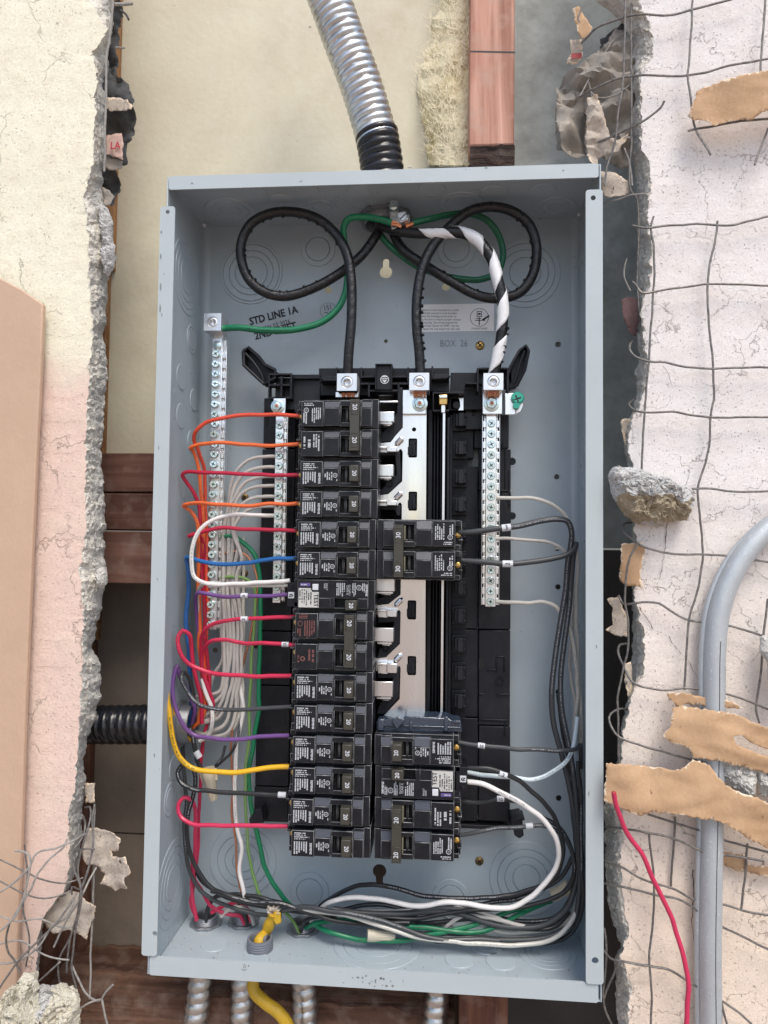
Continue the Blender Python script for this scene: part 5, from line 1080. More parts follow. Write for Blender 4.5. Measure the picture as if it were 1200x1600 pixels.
marker(W(441, 1242, .030), (1, 0, 0), .0021, .0068, '', o)
lw([(450, 1291, .030), (410, 1290), (360, 1289), (320, 1290), (295, 1286, .034), (281, 1275), (279, 1258), (287, 1247), (297, 1250, .040), (304, 1265), (305, 1300), (303, 1350), (300, 1390), (307, 1438, .070)], 'pinkred', 'pinkish red wire of the lowest feed, with its own small loop', mm=3.9)
# extra strands of the left gutter
G2 = 'loose wires in the left wiring gutter'
def gw(pts, mat, label, mm=3.6, **k): return wire(pts, mm, mat, label, group=G2, **k)
gw([(316, 1165, .066), (314, 1200), (312, 1240), (309, 1300), (307, 1350), (302, 1385), (297, 1410), (308, 1436, .07)], 'pinkred', 'straight pinkish red wire hanging from the left conduit opening to the bottom')
gw([(300, 1340, .06), (303, 1372), (315, 1392), (327, 1412), (345, 1424), (365, 1430), (375, 1432), (382, 1444, .07)], 'pinkred', 'red wire bending right into the second bottom connector')
gw([(330, 1426, .066), (350, 1416), (375, 1410), (387, 1420), (392, 1440, .07)], 'red', 'short red wire arching into the second bottom connector')
gw([(322, 1440, .07), (325, 1418), (338, 1402), (365, 1398), (400, 1402), (440, 1412), (475, 1425), (500, 1432, .05)], 'black', 'black wire arching out of the leftmost bottom connector', mm=4.2)
gw([(300, 1350, .064), (318, 1380), (345, 1395), (370, 1408), (382, 1425), (386, 1445, .07)], 'black', 'black wire dropping diagonally into the second bottom connector', mm=4.0)
gw([(285, 1160, .06), (290, 1240, .06), (289, 1300), (295, 1360), (312, 1390), (345, 1412), (400, 1428), (440, 1432, .055)], 'dgrey', 'charcoal wire running down the lower left corner behind the red ones', mm=3.8)
gw([(311, 1200, .062), (316, 1165), (321, 1140), (330, 1120, .064)], 'crimson', 'short crimson wire behind the ivory wire nut', mm=3.4)
gw([(352, 1165, .058), (346, 1185, .055), (333, 1200), (320, 1212, .052)], 'black', 'short black wire slanting down into the ivory wire nut', mm=2.6)
gw([(296, 1135, .054), (301, 1150, .050), (306, 1175), (309, 1190), (318, 1205, .050)], 'black', 'black wire with white taped end going into the ivory wire nut', mm=4.2)
gw([(378, 1120, .06), (372, 1150), (362, 1175), (345, 1190), (325, 1208, .052)], 'black', 'thin black wire curving from the bundle to the wire nut', mm=2.6)
mb = MB(); mb.tube([W(306, 1174, .048), W(312, 1184, .048)], .0030, 12); tag(mb.build('tape_band', m_white), 'white tape band round a black wire above the wire nut', 'tape')
# neutral wires fanning from the left neutral bar into the vertical bundle
GN = 'grey white neutral wires on the left neutral bar'
D_ = ['topmost', 'second', 'third', 'fourth', 'fifth', 'sixth']
for i, (v, xb, xt, xe, ve) in enumerate(((713, 357, 352, 333, 1108), (730, 361, 356, 338, 1118), (744, 352, 349, 328, 1096), (759, 367, 361, 345, 1128), (776, 373, 364, 352, 1140), (791, 379, 370, 360, 1150))):
    gw([(434, v, .057), (415, v, .054), (396, v + 3), (379, v + 13), (364, v + 38, .052), (xb - 2, v + 80), (xt, 900, .058 - .002 * (i % 3)), (xb - 2, 980), (xb - 2, 1040, .055), (xb - 8, 1080), (xe, ve - 10), (xe - 18, ve, .060), (310, 1150 if i > 3 else 1130, .066)], 'grey', D_[i] + ' of the grey white wires curving off the left neutral bar', mm=3.5)[0]['group'] = GN
gw([(350, 850, .060), (352, 900), (351, 1000), (352, 1050), (343, 1085), (325, 1100, .062)], 'grey', 'grey white wire with black lettering at the left of the vertical bundle', mm=3.4)
gw([(365, 830, .062), (370, 900), (368, 980), (372, 1060), (370, 1110), (355, 1145, .060), (325, 1155, .062)], 'grey', 'grey white wire in the middle of the vertical bundle', mm=3.4)
o, p = gw([(316, 1060, .052), (322, 1085), (330, 1110), (332, 1130, .050), (327, 1148), (312, 1158, .058)], 'white', 'white wire bending back beside the crimson ones above the left conduit', mm=3.9)
gw([(368, 1000, .060), (374, 1060), (379, 1100), (378, 1125), (371, 1160), (367, 1210), (368, 1260), (372, 1295), (378, 1325, .060), (374, 1360), (381, 1395), (384, 1412), (400, 1413), (420, 1414, .06)], 'white', 'long ivory wire running alone down to the bottom of the box', mm=3.9)
o, pk = gw([(344, 866, .056), (365, 863), (383, 867), (396, 885), (401, 905), (398, 950), (391, 990), (382, 1030), (372, 1075), (366, 1110), (361, 1160), (364, 1220), (362, 1270), (368, 1320), (370, 1360), (378, 1398, .062)], 'copper', 'thin bare copper wire running down beside the ivory wire', mm=2.1)
gw([(345, 902, .054), (362, 901), (378, 902), (393, 912), (399, 925, .056), (397, 960), (393, 1040), (390, 1100), (388, 1160), (384, 1210), (386, 1290), (389, 1340), (398, 1375), (407, 1400), (420, 1412), (440, 1424), (458, 1440), (468, 1458, .066)], 'lgreen', 'light green wire from the ground bar to the third bottom connector', mm=3.0)
gw([(345, 838, .054), (365, 838), (382, 848), (397, 868), (405, 895, .058), (407, 950), (405, 1050), (404, 1110), (396, 1160), (388, 1210), (392, 1255), (403, 1300), (412, 1345), (425, 1380), (445, 1405), (462, 1423, .066)], 'green', 'dark green wire bowing from the ground bar along the frame edge', mm=4.4)
for i, (u0, u1, ve) in enumerate(((345, 336, 1092), (362, 350, 1126), (375, 362, 1143), (382, 376, 1150))):
    gw([(u0 + 6, 812 + 14 * i, .064), (u0 + 2, 860), (u0 - 1, 950), (u0 + 3 * (-1) ** i, 1030, .060), (u1, ve - 40), (u1 - 14, ve - 8), (u1 - 40, ve + 4, .062), (300, 1140, .07)], ('grey', 'oldwhite')[i % 2], ['leftmost', 'second', 'third', 'rightmost'][i] + ' back strand of the grey white bundle behind the ground bar wires', mm=3.4)
# fittings in the left wall
lh = thing('conduit_connector', 'grey die-cast connector half hidden in the left wall of the panel box', 'connector', Vector((T, .055, W(290, 1130, .05)[2])))
c = Vector((T + .0002, .058, W(285, 1130, .058)[2]))
mb = MB(); mb.lathe(c, (1, 0, 0), [(.0195, 0), (.0205, .0005), (.0205, .003), (.0185, .0035), (.0180, .012), (.0160, .012), (.0155, .001)], 32, closed=False); mb.build('throat', m_zcast, lh); mb = MB(); mb.lathe(c, (1, 0, 0), [(.0155, .0006), (.0001, .0006)], 24, closed=False); mb.build('opening', m_dark, lh)
# wire nuts
def nut(a, b, r0, r1, label, wing=True):
    a, b = Vector(a), Vector(b); d = (b - a).normalized(); L = (b - a).length; t = thing('wire_nut', label, 'wire nut', a, 'ivory wire nuts')
    mb = MB(); n = 36; q = d.orthogonal().normalized(); w_ = d.cross(q); vs = []
    for (s, r, fl) in ((0, r0 * .96, 0), (.04, r0, 0), (.3, r0 * .97, 0), (.34, r0 * .88, 1), (.95, r1, 1), (1.0, r1 * .85, 1)):
        for i in range(n):
            th = 2 * math.pi * i / n; rr_ = r * (1 + (.05 if (i % 3 == 0) else -.02) * fl); vs.append(a + d * L * s + (q * math.cos(th) + w_ * math.sin(th)) * rr_)
    mb.add(vs, [(k * n + i, k * n + (i + 1) % n, (k + 1) * n + (i + 1) % n, (k + 1) * n + i) for k in range(5) for i in range(n)] + [tuple(range(n - 1, -1, -1)), tuple(5 * n + i for i in range(n))]); mb.build('cap', m_nut, t)
    if wing:
        y_ = Vector((0, 1, 0)); sd_ = d.cross(y_).normalized(); mb = MB()
        for s in (-1, 1): A = a + d * L * .05 + sd_ * s * r0 * .8; B_ = a + d * L * .05 + sd_ * s * r0 * 1.28; C_ = a + d * L * .42 + sd_ * s * r0 * 1.12; D2 = a + d * L * .42 + sd_ * s * r0 * .8; o_ = Vector((0, .0008, 0)); mb.hexa([A - o_, B_ - o_, C_ - o_, D2 - o_], [A + o_, B_ + o_, C_ + o_, D2 + o_])
        mb.build('wing', m_nut, t, bevel=.0003)
    return t
nut(W(324, 1200, .046), W(334, 1250, .046), .0064, .0036, 'ivory wire nut hanging by the yellow wire at the lower left')
nut(W(574, 1461, .046), W(617, 1463, .050), .0052, .0042, 'ivory wire nut lying among the green wires at the bottom', wing=False)
nut(W(862, 1400, .062), W(890, 1385, .062), .0046, .0060, 'ivory wire nut tucked in the lower right corner behind black wires')
# ---- right side
G3 = 'wires of the right row of breakers'
def rw(pts, mat, label, mm=3.7, **k): return wire(pts, mm, mat, label, group=G3, **k)
o, p = rw([(716, 833, .030), (740, 831, .026), (775, 826, .024), (810, 822), (845, 814), (872, 811, .028), (887, 815), (893, 830, .034), (892, 852), (887, 880), (884, 920, .044), (876, 970), (867, 1030), (862, 1085), (865, 1130, .050), (878, 1180), (890, 1230, .052), (899, 1290), (902, 1350, .052), (897, 1390), (885, 1420), (850, 1445, .056), (800, 1449), (760, 1442), (720, 1428), (680, 1424, .054), (620, 1428), (560, 1426), (520, 1420, .05)], 'dgrey', 'upper charcoal wire of the breaker marked 30, with marker 3', mm=5.2, n=14)
marker(W(791, 824.5, .0235), (1, 0, .12), .0026, .0075, '3', o, 8)
o, p = rw([(722, 876, .030), (755, 878, .026), (795, 881, .024), (830, 878), (862, 873), (885, 867, .030), (898, 857, .034), (900, 850), (896, 868, .040), (893, 900), (889, 950, .046), (881, 1010), (876, 1060), (878, 1110, .050), (888, 1160), (896, 1210), (902, 1270, .050), (905, 1340), (905, 1400), (895, 1440, .054), (860, 1463), (800, 1469), (740, 1465), (680, 1463), (620, 1452), (570, 1432), (530, 1422, .05)], 'dgrey', 'lower charcoal wire of the breaker marked 30, with crumpled marker', mm=5.0, n=14)
marker(W(793, 881, .0235), (1, 0, 0), .0025, .0085, '2', o, 90)
rw([(776, 778, .054), (800, 778, .050), (840, 780, .046), (865, 789), (880, 802), (888, 818, .050), (896, 843), (902, 870), (900, 930, .060), (902, 1000), (905, 1060), (907, 1120, .062), (906, 1200), (903, 1280), (906, 1350, .06), (904, 1400), (892, 1440), (865, 1462, .060), (820, 1468), (760, 1466), (700, 1464), (640, 1456), (590, 1440), (540, 1424, .052)], 'oldwhite', 'topmost white wire off the right neutral bar, running down the right wall', mm=3.6)
rw([(774, 842, .054), (800, 842, .050), (840, 846), (865, 851), (880, 860, .052), (892, 885, .058), (897, 940, .064), (892, 1010), (891, 1050), (897, 1085), (902, 1120, .064), (896, 1160)], 'grey', 'second white wire off the right neutral bar, between the two charcoal wires', mm=3.2)
o, p = rw([(776, 940, .054), (800, 942, .048), (825, 942), (850, 941), (868, 948), (882, 968, .050), (892, 995), (900, 1030), (902, 1080, .056), (899, 1120), (894, 1170, .060), (896, 1230), (901, 1300), (905, 1370, .062), (898, 1420), (870, 1448), (820, 1456), (780, 1454), (735, 1440), (700, 1434, .06)], 'oldwhite', 'lowest white wire off the right neutral bar, with a dark scuff', mm=3.6)
o, p = rw([(716, 1160, .030), (745, 1164, .028), (790, 1168, .030), (840, 1172, .034), (880, 1173), (900, 1170, .040), (907, 1165, .050), (908, 1200, .058)], 'dgrey', 'charcoal wire with marker 10, off the single breaker in the right row', mm=3.8)
marker(W(752, 1165, .0278), (1, 0, -.1), .0019, .0058, '10', o, -5)
o, p = rw([(728, 1206, .040), (760, 1213, .036), (795, 1214), (830, 1217, .036), (862, 1207), (885, 1190, .042), (896, 1170, .048), (902, 1120, .054)], pbr('pale_blue_white', (.62, .72, .75), .4), 'pale bluish white wire with fine lettering curving up to the right wall', mm=3.9)
wprint(o, p, .00195, .45, .8, m_whitedim if False else pbr('grey_lettering', (.2, .24, .27), .6))
o, p = rw([(728, 1200, .030), (755, 1201, .028), (785, 1209, .028), (812, 1219, .030), (827, 1233), (850, 1253, .034), (868, 1280), (877, 1310), (878, 1340, .044), (868, 1370), (845, 1385), (800, 1398, .052), (740, 1405), (690, 1404), (650, 1397), (620, 1388), (590, 1382, .056), (560, 1385), (530, 1396), (505, 1412), (480, 1445, .064)], 'black', 'black wire with white marker, arching from the right TEST breaker to the bottom', mm=4.2)
marker(W(786, 1210, .0275), (1, 0, -.35), .0021, .0066, '2', o, -20)
o, p = rw([(728, 1221, .026), (750, 1224, .022), (785, 1238, .020), (815, 1254, .020), (843, 1275), (862, 1300, .024), (872, 1325), (871, 1348, .030), (860, 1372), (840, 1395), (815, 1411, .038), (790, 1419), (750, 1414), (700, 1409), (650, 1416), (620, 1411), (590, 1403), (550, 1402), (520, 1408, .050), (500, 1420), (485, 1440, .064)], 'white', 'thick white wire arching from the right TEST breaker across the bottom', mm=4.5, n=14)
wprint(o, p, .00225, .08, .16, m_blackprint)
o, p = rw([(720, 1251, .032), (745, 1254, .030), (782, 1248, .028), (815, 1255, .036), (845, 1275, .042), (875, 1295), (893, 1325, .050), (897, 1360), (888, 1385, .052), (865, 1402), (830, 1414), (780, 1420, .052), (720, 1424), (660, 1434), (600, 1434), (540, 1430, .052)], 'black', 'charcoal wire with marker 12, off the lowest double breaker of the right row', mm=3.9)
marker(W(782, 1248, .0275), (1, 0, 0), .0019, .0058, '12', o, 5)
o, p = rw([(716, 1305, .034), (750, 1300, .032), (785, 1293, .036), (815, 1292, .038), (845, 1289, .040), (870, 1298), (888, 1320, .048), (896, 1345), (894, 1375), (880, 1395, .054), (850, 1408), (800, 1417, .054), (740, 1422), (680, 1418), (620, 1430, .054), (570, 1440, .056)], 'dgrey', 'lowest charcoal wire of the right row, passing over the frame foot', mm=3.7)
mb = MB(); mb.tube([W(821, 1291, .0375), W(832, 1290, .0385)], .0024, 12); child(mb, 'white_band', m_white, o)
rw([(904, 1090, .064), (907, 1200, .064), (906, 1300, .066), (908, 1380), (903, 1430, .066), (880, 1455), (840, 1472, .064), (790, 1470), (740, 1458), (690, 1448)], 'grey', 'grey wire nearest the right wall, vanishing behind the right lip', mm=3.6)
rw([(903, 1190, .048), (908, 1260, .046), (910, 1340, .046), (909, 1410, .048), (900, 1450, .052), (880, 1468, .056), (840, 1474), (790, 1472)], 'black', 'black wire hugging the right wall at the lower right corner', mm=3.8)
rw([(872, 1085, .062), (878, 1140, .062), (889, 1200), (896, 1280), (900, 1350, .064), (894, 1400), (870, 1432), (830, 1440, .062), (760, 1430), (700, 1418, .06), (650, 1424), (580, 1412), (520, 1425, .06)], 'black', 'black wire with white lettering behind the charcoal ones', mm=3.9)
# ---- bottom bundle
G4 = 'wires lying along the bottom of the panel box'
def bw(pts, mat, label, mm=3.9, **k): return wire(pts, mm, mat, label, group=G4, **k)
bw([(478, 1450, .066), (492, 1443, .058), (520, 1438), (560, 1436), (600, 1441, .052), (640, 1447), (680, 1450), (715, 1456, .050), (745, 1457), (775, 1447), (815, 1426, .060), (850, 1412, .072)], 'green', 'green wire arching up from the third connector through the bundle', mm=4.3)
bw([(490, 1444, .060), (515, 1456, .050), (550, 1466), (600, 1470, .046), (650, 1466), (690, 1456, .050), (735, 1446), (780, 1430, .060), (820, 1418, .068), (862, 1408, .076)], 'green', 'brighter green wire lying lowest across the box bottom', mm=4.3)
bw([(430, 1424, .05), (460, 1420, .046), (500, 1425), (540, 1430, .042), (600, 1448), (640, 1462, .042), (700, 1470), (760, 1475, .046), (810, 1477), (860, 1468, .050), (890, 1445), (903, 1420, .054)], 'oldwhite', 'ivory wire sweeping along the bottom, in front of the bundle', mm=4.0)
bw([(428, 1428, .052), (450, 1420, .046), (480, 1418), (520, 1424, .040), (570, 1430, .040), (620, 1448), (660, 1462, .042), (700, 1468), (740, 1466), (780, 1470, .05)], 'dgrey', 'charcoal wire crossing in front near the cut yellow cable', mm=4.4)
bw([(400, 1415, .06), (440, 1420), (500, 1430), (560, 1424), (620, 1424, .056), (680, 1422), (730, 1420), (780, 1436, .056), (820, 1452), (870, 1440, .06)], 'grey', 'grey white wire lying in the upper part of the bottom bundle', mm=3.8)
bw([(380, 1405, .062), (420, 1416), (470, 1420, .058), (520, 1436), (580, 1440), (640, 1430, .056), (700, 1418), (760, 1412), (820, 1400, .056), (875, 1372), (896, 1335, .056)], 'black', 'black wire running level through the middle of the bottom bundle', mm=4.1)
bw([(470, 1455, .066), (476, 1438, .060), (500, 1430), (560, 1428, .058), (620, 1440), (690, 1440, .058), (740, 1436), (800, 1450, .056), (860, 1450), (890, 1425, .058)], 'black', 'black wire rising from the third connector into the bottom bundle', mm=4.1)
bw([(690, 1465, .064), (696, 1448, .058), (720, 1432), (760, 1433, .056), (790, 1440), (830, 1450, .056)], 'grey', 'short grey wire rising from the hidden lower right connector', mm=3.8)
bw([(330, 1392, .05), (360, 1400, .046), (400, 1410), (440, 1412, .044), (480, 1424), (530, 1440, .046), (580, 1444), (640, 1442, .05)], 'black', 'black wire crossing above the connectors at the lower left', mm=4.3)
bw([(345, 1432, .066), (360, 1420), (380, 1418), (392, 1430, .066), (396, 1444, .07)], 'grey', 'grey white stub beside the second bottom connector', mm=3.6)
# running legends on some conductors, where they can be seen
rl = random.Random(11)
for o_ in [q for q in bpy.data.objects if q.name.startswith('wire') and q.get('category') == 'wire']:
    WPATHS = globals().get('PATHS', {})
    if o_.name in WPATHS and not any(c.name.startswith('print') for c in o_.children):
        pth_, r_, mt_ = WPATHS[o_.name]; light = mt_ in ('white', 'grey', 'oldwhite', 'yellow', 'lgreen'); dark = mt_ in ('black', 'dgrey')
        if mt_ in ('copper',): continue
        a_ = rl.uniform(.05, .6); wprint(o_, pth_, r_, a_, min(.97, a_ + rl.uniform(.2, .35)), m_greyink if light else (m_whitedim if dark else m_darkink), rl, sz=.0008)
# cut yellow cable
yt = thing('yellow_cable', 'yellow cable with cut frayed end poking up through the grey plastic connector', 'cable', yc + Vector((0, 0, -.002)))
pth = cat_rom([yc + Vector((-.001, 0, -.002)), yc + Vector((.000, -.001, .008)), W(416, 1455, .050), W(424, 1436, .047), W(427, 1426, .045)], .002)
mb = MB(); mb.tube(pth, [.0036 + .0014 * abs(math.sin(i * .4)) for i in range(len(pth))], 12); mb.build('jacket', WC['yjacket'], yt)
mb = MB(); e = pth[-1]
for k in range(14): d = Vector((random.uniform(-1, 1.2), random.uniform(-.6, .3), random.uniform(.1, 1.2))).normalized(); mb.add([e + d.orthogonal() * .0015, e - d.orthogonal() * .0015, e + d * random.uniform(.004, .008) - d.orthogonal() * .0009, e + d * random.uniform(.004, .008) + d.orthogonal() * .0009], [(0, 1, 2, 3)])
o = mb.build('frayed_paper', m_paperlt, yt); sm = o.modifiers.new('s', 'SOLIDIFY'); sm.thickness = .0005
mb = MB(); mb.ppoly([(427, 1424), (438, 1428), (439, 1443), (431, 1446), (426, 1438)], .042, .0455); mb.build('split_jacket', WC['yjacket'], yt, bevel=.001)
yl = cat_rom([Vector((yc.x, yc.y, -BH - .001)), W(396, 1545, yc.y - .008), W(413, 1565, yc.y - .012), W(433, 1580, yc.y - .014), W(450, 1602, yc.y - .012), W(462, 1650, yc.y)], .003)
mb = MB(); mb.tube(yl, .0051, 14); o = mb.build('yellow_cable', WC['yjacket']); o.scale = (1, 1, 1); tag(o, 'yellow jacketed cable leaving the underside of the panel box', 'cable')
# ================================================================ TORN PAPER
def paper(pts, yf, mat, label, name='torn_paper', cat='paper', amp=.0025, jit=1.6, step=5, seed=0, thick=.00025, hole=None, sc=30):
    rnd = random.Random(seed + len(pts)); B = []
    for a, b in zip(pts, pts[1:] + pts[:1]):
        n = max(1, int(math.dist(a, b) / 4))
        for i in range(n):
            f = i / n; k = 0 if i == 0 else jit; B.append((a[0] + (b[0] - a[0]) * f + rnd.uniform(-k, k), a[1] + (b[1] - a[1]) * f + rnd.uniform(-k, k)))
    vs = [Vector(p) for p in B]; n0 = len(B); es = [(i, (i + 1) % n0) for i in range(n0)]; hp = []
    if hole:
        o = len(vs); vs += [Vector(p) for p in hole]; es += [(o + i, o + (i + 1) % len(hole)) for i in range(len(hole))]
    u0, u1 = min(p[0] for p in B), max(p[0] for p in B); v0, v1 = min(p[1] for p in B), max(p[1] for p in B)
    u = u0
    while u < u1:
        v = v0
        while v < v1:
            p = (u + rnd.uniform(-2, 2), v + rnd.uniform(-2, 2))
            if inpoly(*p, B): vs.append(Vector(p))
            v += step
        u += step
    r = geometry.delaunay_2d_cdt(vs, es, [], 0, 1e-4); mb = MB(); V = r[0]
    def edged(p): return min((p[0] - b[0]) ** 2 + (p[1] - b[1]) ** 2 for b in B) ** .5
    for p in V:
        q = W(p[0], p[1], yf((p[0] - u0) / (u1 - u0), (p[1] - v0) / (v1 - v0)) if callable(yf) else yf)
        q.y += abs(fbm((q.x * .9 + seed, q.z * 2.2, 1.7), sc * 1.1, 1)) * amp * .7 * (1 if int(seed) % 2 else -1); q.y += fbm((q.x, q.z, seed * 3.1), sc, 2) * amp * 1.1 + abs(fbm((q.x * .4 + q.z, q.z, seed * 3.1 + 8), sc * 1.2, 1)) * amp * .4; mb.v.append(q)
    for f in r[2]:
        cx = sum(V[i][0] for i in f) / 3; cz = sum(V[i][1] for i in f) / 3
        if inpoly(cx, cz, B) and not (hole and inpoly(cx, cz, hole)): mb.f.append(tuple(f)); mb.mi.append(1 if min(edged(V[i]) for i in f) < 1 and sum(edged(V[i]) for i in f) < 3.5 + 8 * fbm((cx * .06, cz * .06, seed), 1) else 0)
    o = mb.build(name, [mat, m_fray if mat in (m_paper, m_paperlt) else mat]); s = o.modifiers.new('s', 'SOLIDIFY'); s.thickness = thick; s.offset = 0
    return tag(o, label, cat)
m_fray = pbr('torn_paper_fibre', (.74, .61, .46), .9, var=(300, .6, (.55, .40, .26)), bump=(500, .0006))
S = math.sin
paper([(1075, 182), (1081, 166), (1088, 152), (1090, 140), (1104, 132), (1140, 122), (1180, 114), (1215, 110), (1260, 112), (1260, 170), (1215, 172), (1190, 176), (1174, 188), (1152, 187), (1134, 190), (1118, 196), (1108, 189), (1088, 188)], lambda a, b: -.012 - .006 * S(a * 3), m_paper, 'curved tan kraft paper scrap caught on the upper right lath', seed=1)
paper([(970, 850), (1004, 846), (1008, 862), (1003, 880), (1000, 900), (1004, 918), (990, 916), (976, 914), (968, 905), (970, 880)], lambda a, b: -.002 + .008 * (1 - a), m_paper, 'small tan paper scrap behind the lath beside the middle of the right stucco', seed=2)
paper([(949, 936), (966, 932), (972, 945), (980, 960), (982, 996), (962, 993), (946, 984), (958, 976), (958, 950)], lambda a, b: .016, m_paperlt, 'small brown paper curl hanging in the gap right of the box', seed=3)
paper([(1042, 1082), (1070, 1082), (1100, 1090), (1128, 1092), (1140, 1096), (1165, 1108), (1130, 1106), (1070, 1100), (1056, 1104), (1046, 1092)], lambda a, b: -.006 - .010 * a, m_paper, 'thin curled strip of tan paper above the big torn sheet', seed=4, amp=.002)
paper([(1052, 1108), (1066, 1104), (1110, 1110), (1150, 1116), (1190, 1134), (1230, 1150), (1260, 1160), (1260, 1225), (1222, 1215), (1190, 1208), (1165, 1200), (1130, 1190), (1112, 1188), (1098, 1186), (1082, 1184), (1078, 1172), (1064, 1164), (1048, 1160), (1033, 1150), (1044, 1138)], lambda a, b: -.010 - .008 * S(a * 3.1) - .004 * b, m_paper, 'large torn tan paper draped over the conduit at mid right', seed=5, amp=.005, hole=[(1145, 1150), (1158, 1148), (1172, 1160), (1190, 1168), (1215, 1178), (1215, 1186), (1190, 1180), (1172, 1172), (1150, 1163)])
paper([(946, 1190), (975, 1193), (1020, 1199), (1062, 1202), (1076, 1192), (1082, 1186), (1110, 1196), (1120, 1210), (1135, 1228), (1160, 1240), (1185, 1246), (1210, 1260), (1260, 1280), (1260, 1345), (1205, 1330), (1172, 1312), (1155, 1300), (1128, 1286), (1110, 1280), (1080, 1276), (1050, 1272), (1015, 1268), (1000, 1274), (975, 1264), (944, 1252)], lambda a, b: -.009 - .010 * S(a * 2.6) - .005 * S(b * 3), m_paper, 'widest torn tan paper sheet crossing the conduit, the red wire end on it', seed=6, amp=.004)
paper([(1120, 1325), (1135, 1332), (1160, 1335), (1172, 1350), (1200, 1352), (1240, 1350), (1240, 1372), (1205, 1372), (1178, 1364), (1150, 1362), (1118, 1345)], lambda a, b: -.002, m_paper, 'crumpled tan paper fringe hanging on the lath at lower right', seed=7, amp=.006)
paper([(866, 150), (880, 120), (900, 105), (930, 85), (952, 60), (962, 38), (985, 32), (986, 60), (988, 190), (985, 260), (960, 262), (930, 250), (915, 215), (912, 150), (900, 145), (890, 250), (872, 225), (868, 190)], lambda a, b: .045 - .02 * a, m_tarlt, 'crumpled grey building paper in the upper gap right of the box', seed=8, amp=.016, step=6, sc=42)
paper([(870, 150), (895, 140), (912, 150), (920, 190), (918, 240), (904, 248), (880, 235), (871, 210)], lambda a, b: .030 + .012 * a, m_tarlt, 'stiff grey brown paper flap hanging left of the crumpled building paper', seed=9, amp=.009, sc=40)
paper([(938, 60), (970, 40), (986, 62), (987, 150), (970, 185), (955, 170), (944, 130)], lambda a, b: .040, m_tar, 'dark tar paper deep in the upper right gap', seed=10, amp=.008)
paper([(918, 150), (934, 146), (942, 170), (950, 200), (953, 215), (966, 216), (982, 209), (976, 222), (968, 234), (950, 240), (936, 244), (934, 262), (922, 252), (914, 216), (918, 185)], lambda a, b: .012 - .006 * a, m_paperlt, 'pale twisted paper tatter hooked on the lath above the box corner', seed=11, amp=.006, sc=60)
paper([(938, 268), (960, 270), (984, 284), (986, 298), (970, 306), (950, 308), (941, 300)], lambda a, b: .012, m_paperlt, 'pale brown paper scrap at the top right corner of the box', seed=12, amp=.005)
paper([(895, 12), (905, 8), (926, 42), (922, 56), (908, 60), (902, 50)], lambda a, b: .020 - .004 * a, m_paper, 'folded tan paper piece at the top, left of the grey building paper', seed=13, amp=.002)
paper([(891, 62), (908, 62), (910, 88), (902, 98), (884, 100), (892, 84)], lambda a, b: .028, m_paperlt, 'faded paper scrap with a red stripe at the top of the right gap', seed=14, amp=.002)
mb = MB(); mb.px(893, 83, 909, 91, .0245, .0250); mb.build('red_stripe', pbr('red_stripe_ink', (.30, .04, .04), .7), bpy.data.objects[[o.name for o in bpy.data.objects if o.get('label', '').startswith('faded paper scrap with a red')][0]])
for pc in [o for o in bpy.data.objects if o.name.startswith('red_stripe')]:   # vertices were written in world space about the scrap's centre
    pass
paper([(970, 468), (985, 464), (998, 470), (998, 500), (994, 525), (984, 520), (974, 500)], lambda a, b: .024, pbr('maroon_paper', (.17, .10, .10), .85, var=(40, .7, (.10, .06, .06)), bump=(120, .0015)), 'dull maroon paper scrap stuck behind the right stucco edge', seed=15, amp=.002)
paper([(972, 655), (986, 654), (982, 668), (977, 682), (982, 700), (976, 695), (971, 672)], lambda a, b: .020, m_paperlt, 'narrow brown paper curl above the rock', seed=16, amp=.002)
paper([(975, 1036), (986, 1034), (988, 1085), (982, 1090), (978, 1075)], lambda a, b: .014, m_paperlt, 'thin brown paper sliver behind the lath, below the paper curl', seed=17, amp=.002)
# left side
paper([(160, 5), (175, 2), (192, 6), (188, 40), (186, 75), (184, 110), (186, 122), (200, 130), (206, 150), (212, 185), (210, 222), (202, 228), (200, 255), (192, 258), (170, 262), (158, 240), (162, 120), (166, 50)], lambda a, b: .036 + .008 * S(b * 9), m_tar, 'black tar paper crumpled along the upper left stucco edge', name='tar_paper', seed=18, amp=.009, sc=50)
paper([(150, 265), (165, 262), (184, 268), (184, 292), (178, 308), (174, 322), (164, 318), (158, 290)], lambda a, b: .034, m_tar, 'lower black tar paper fold at the upper left edge', name='tar_paper', seed=19, amp=.006, sc=60)
paper([(164, 152), (182, 153), (200, 156), (208, 166), (206, 172), (188, 173), (172, 174), (165, 168)], lambda a, b: .022, m_paperlt, 'brown strip of building paper over the tar paper at upper left', seed=20, amp=.002)
la = paper([(166, 212), (190, 208), (192, 240), (193, 250), (176, 245), (165, 242)], lambda a, b: .016, pbr('pink_printed_paper', (.52, .36, .30), .8, var=(200, .6, (.36, .24, .20)), bump=(200, .001)), 'torn printed paper scrap with red letters LA at the upper left edge', seed=21, amp=.0012)
mb = MB(); text(mb, 'LA', W(180, 228, .0140), pxr(17, .014), 0, .9, weight=.0003); o_ = mb.build('red_lettering', pbr('red_letter_ink', (.42, .03, .05), .7), la, smooth=False, rcalc=False)
paper([(166, 246), (192, 252), (188, 264), (170, 266), (163, 260)], lambda a, b: .020, m_tarlt, 'grey paper curl just under the lettered scrap', seed=22, amp=.003)
paper([(158, 292), (170, 296), (178, 306), (172, 320), (164, 322)], lambda a, b: .018, m_tarlt, 'small grey paper flap above the white plaster lump', seed=23, amp=.003)
paper([(133, 1224), (149, 1224), (148, 1254), (134, 1255)], lambda a, b: .022, m_paperlt, 'square brown paper tab at the lower left stucco edge', seed=24, amp=.001)
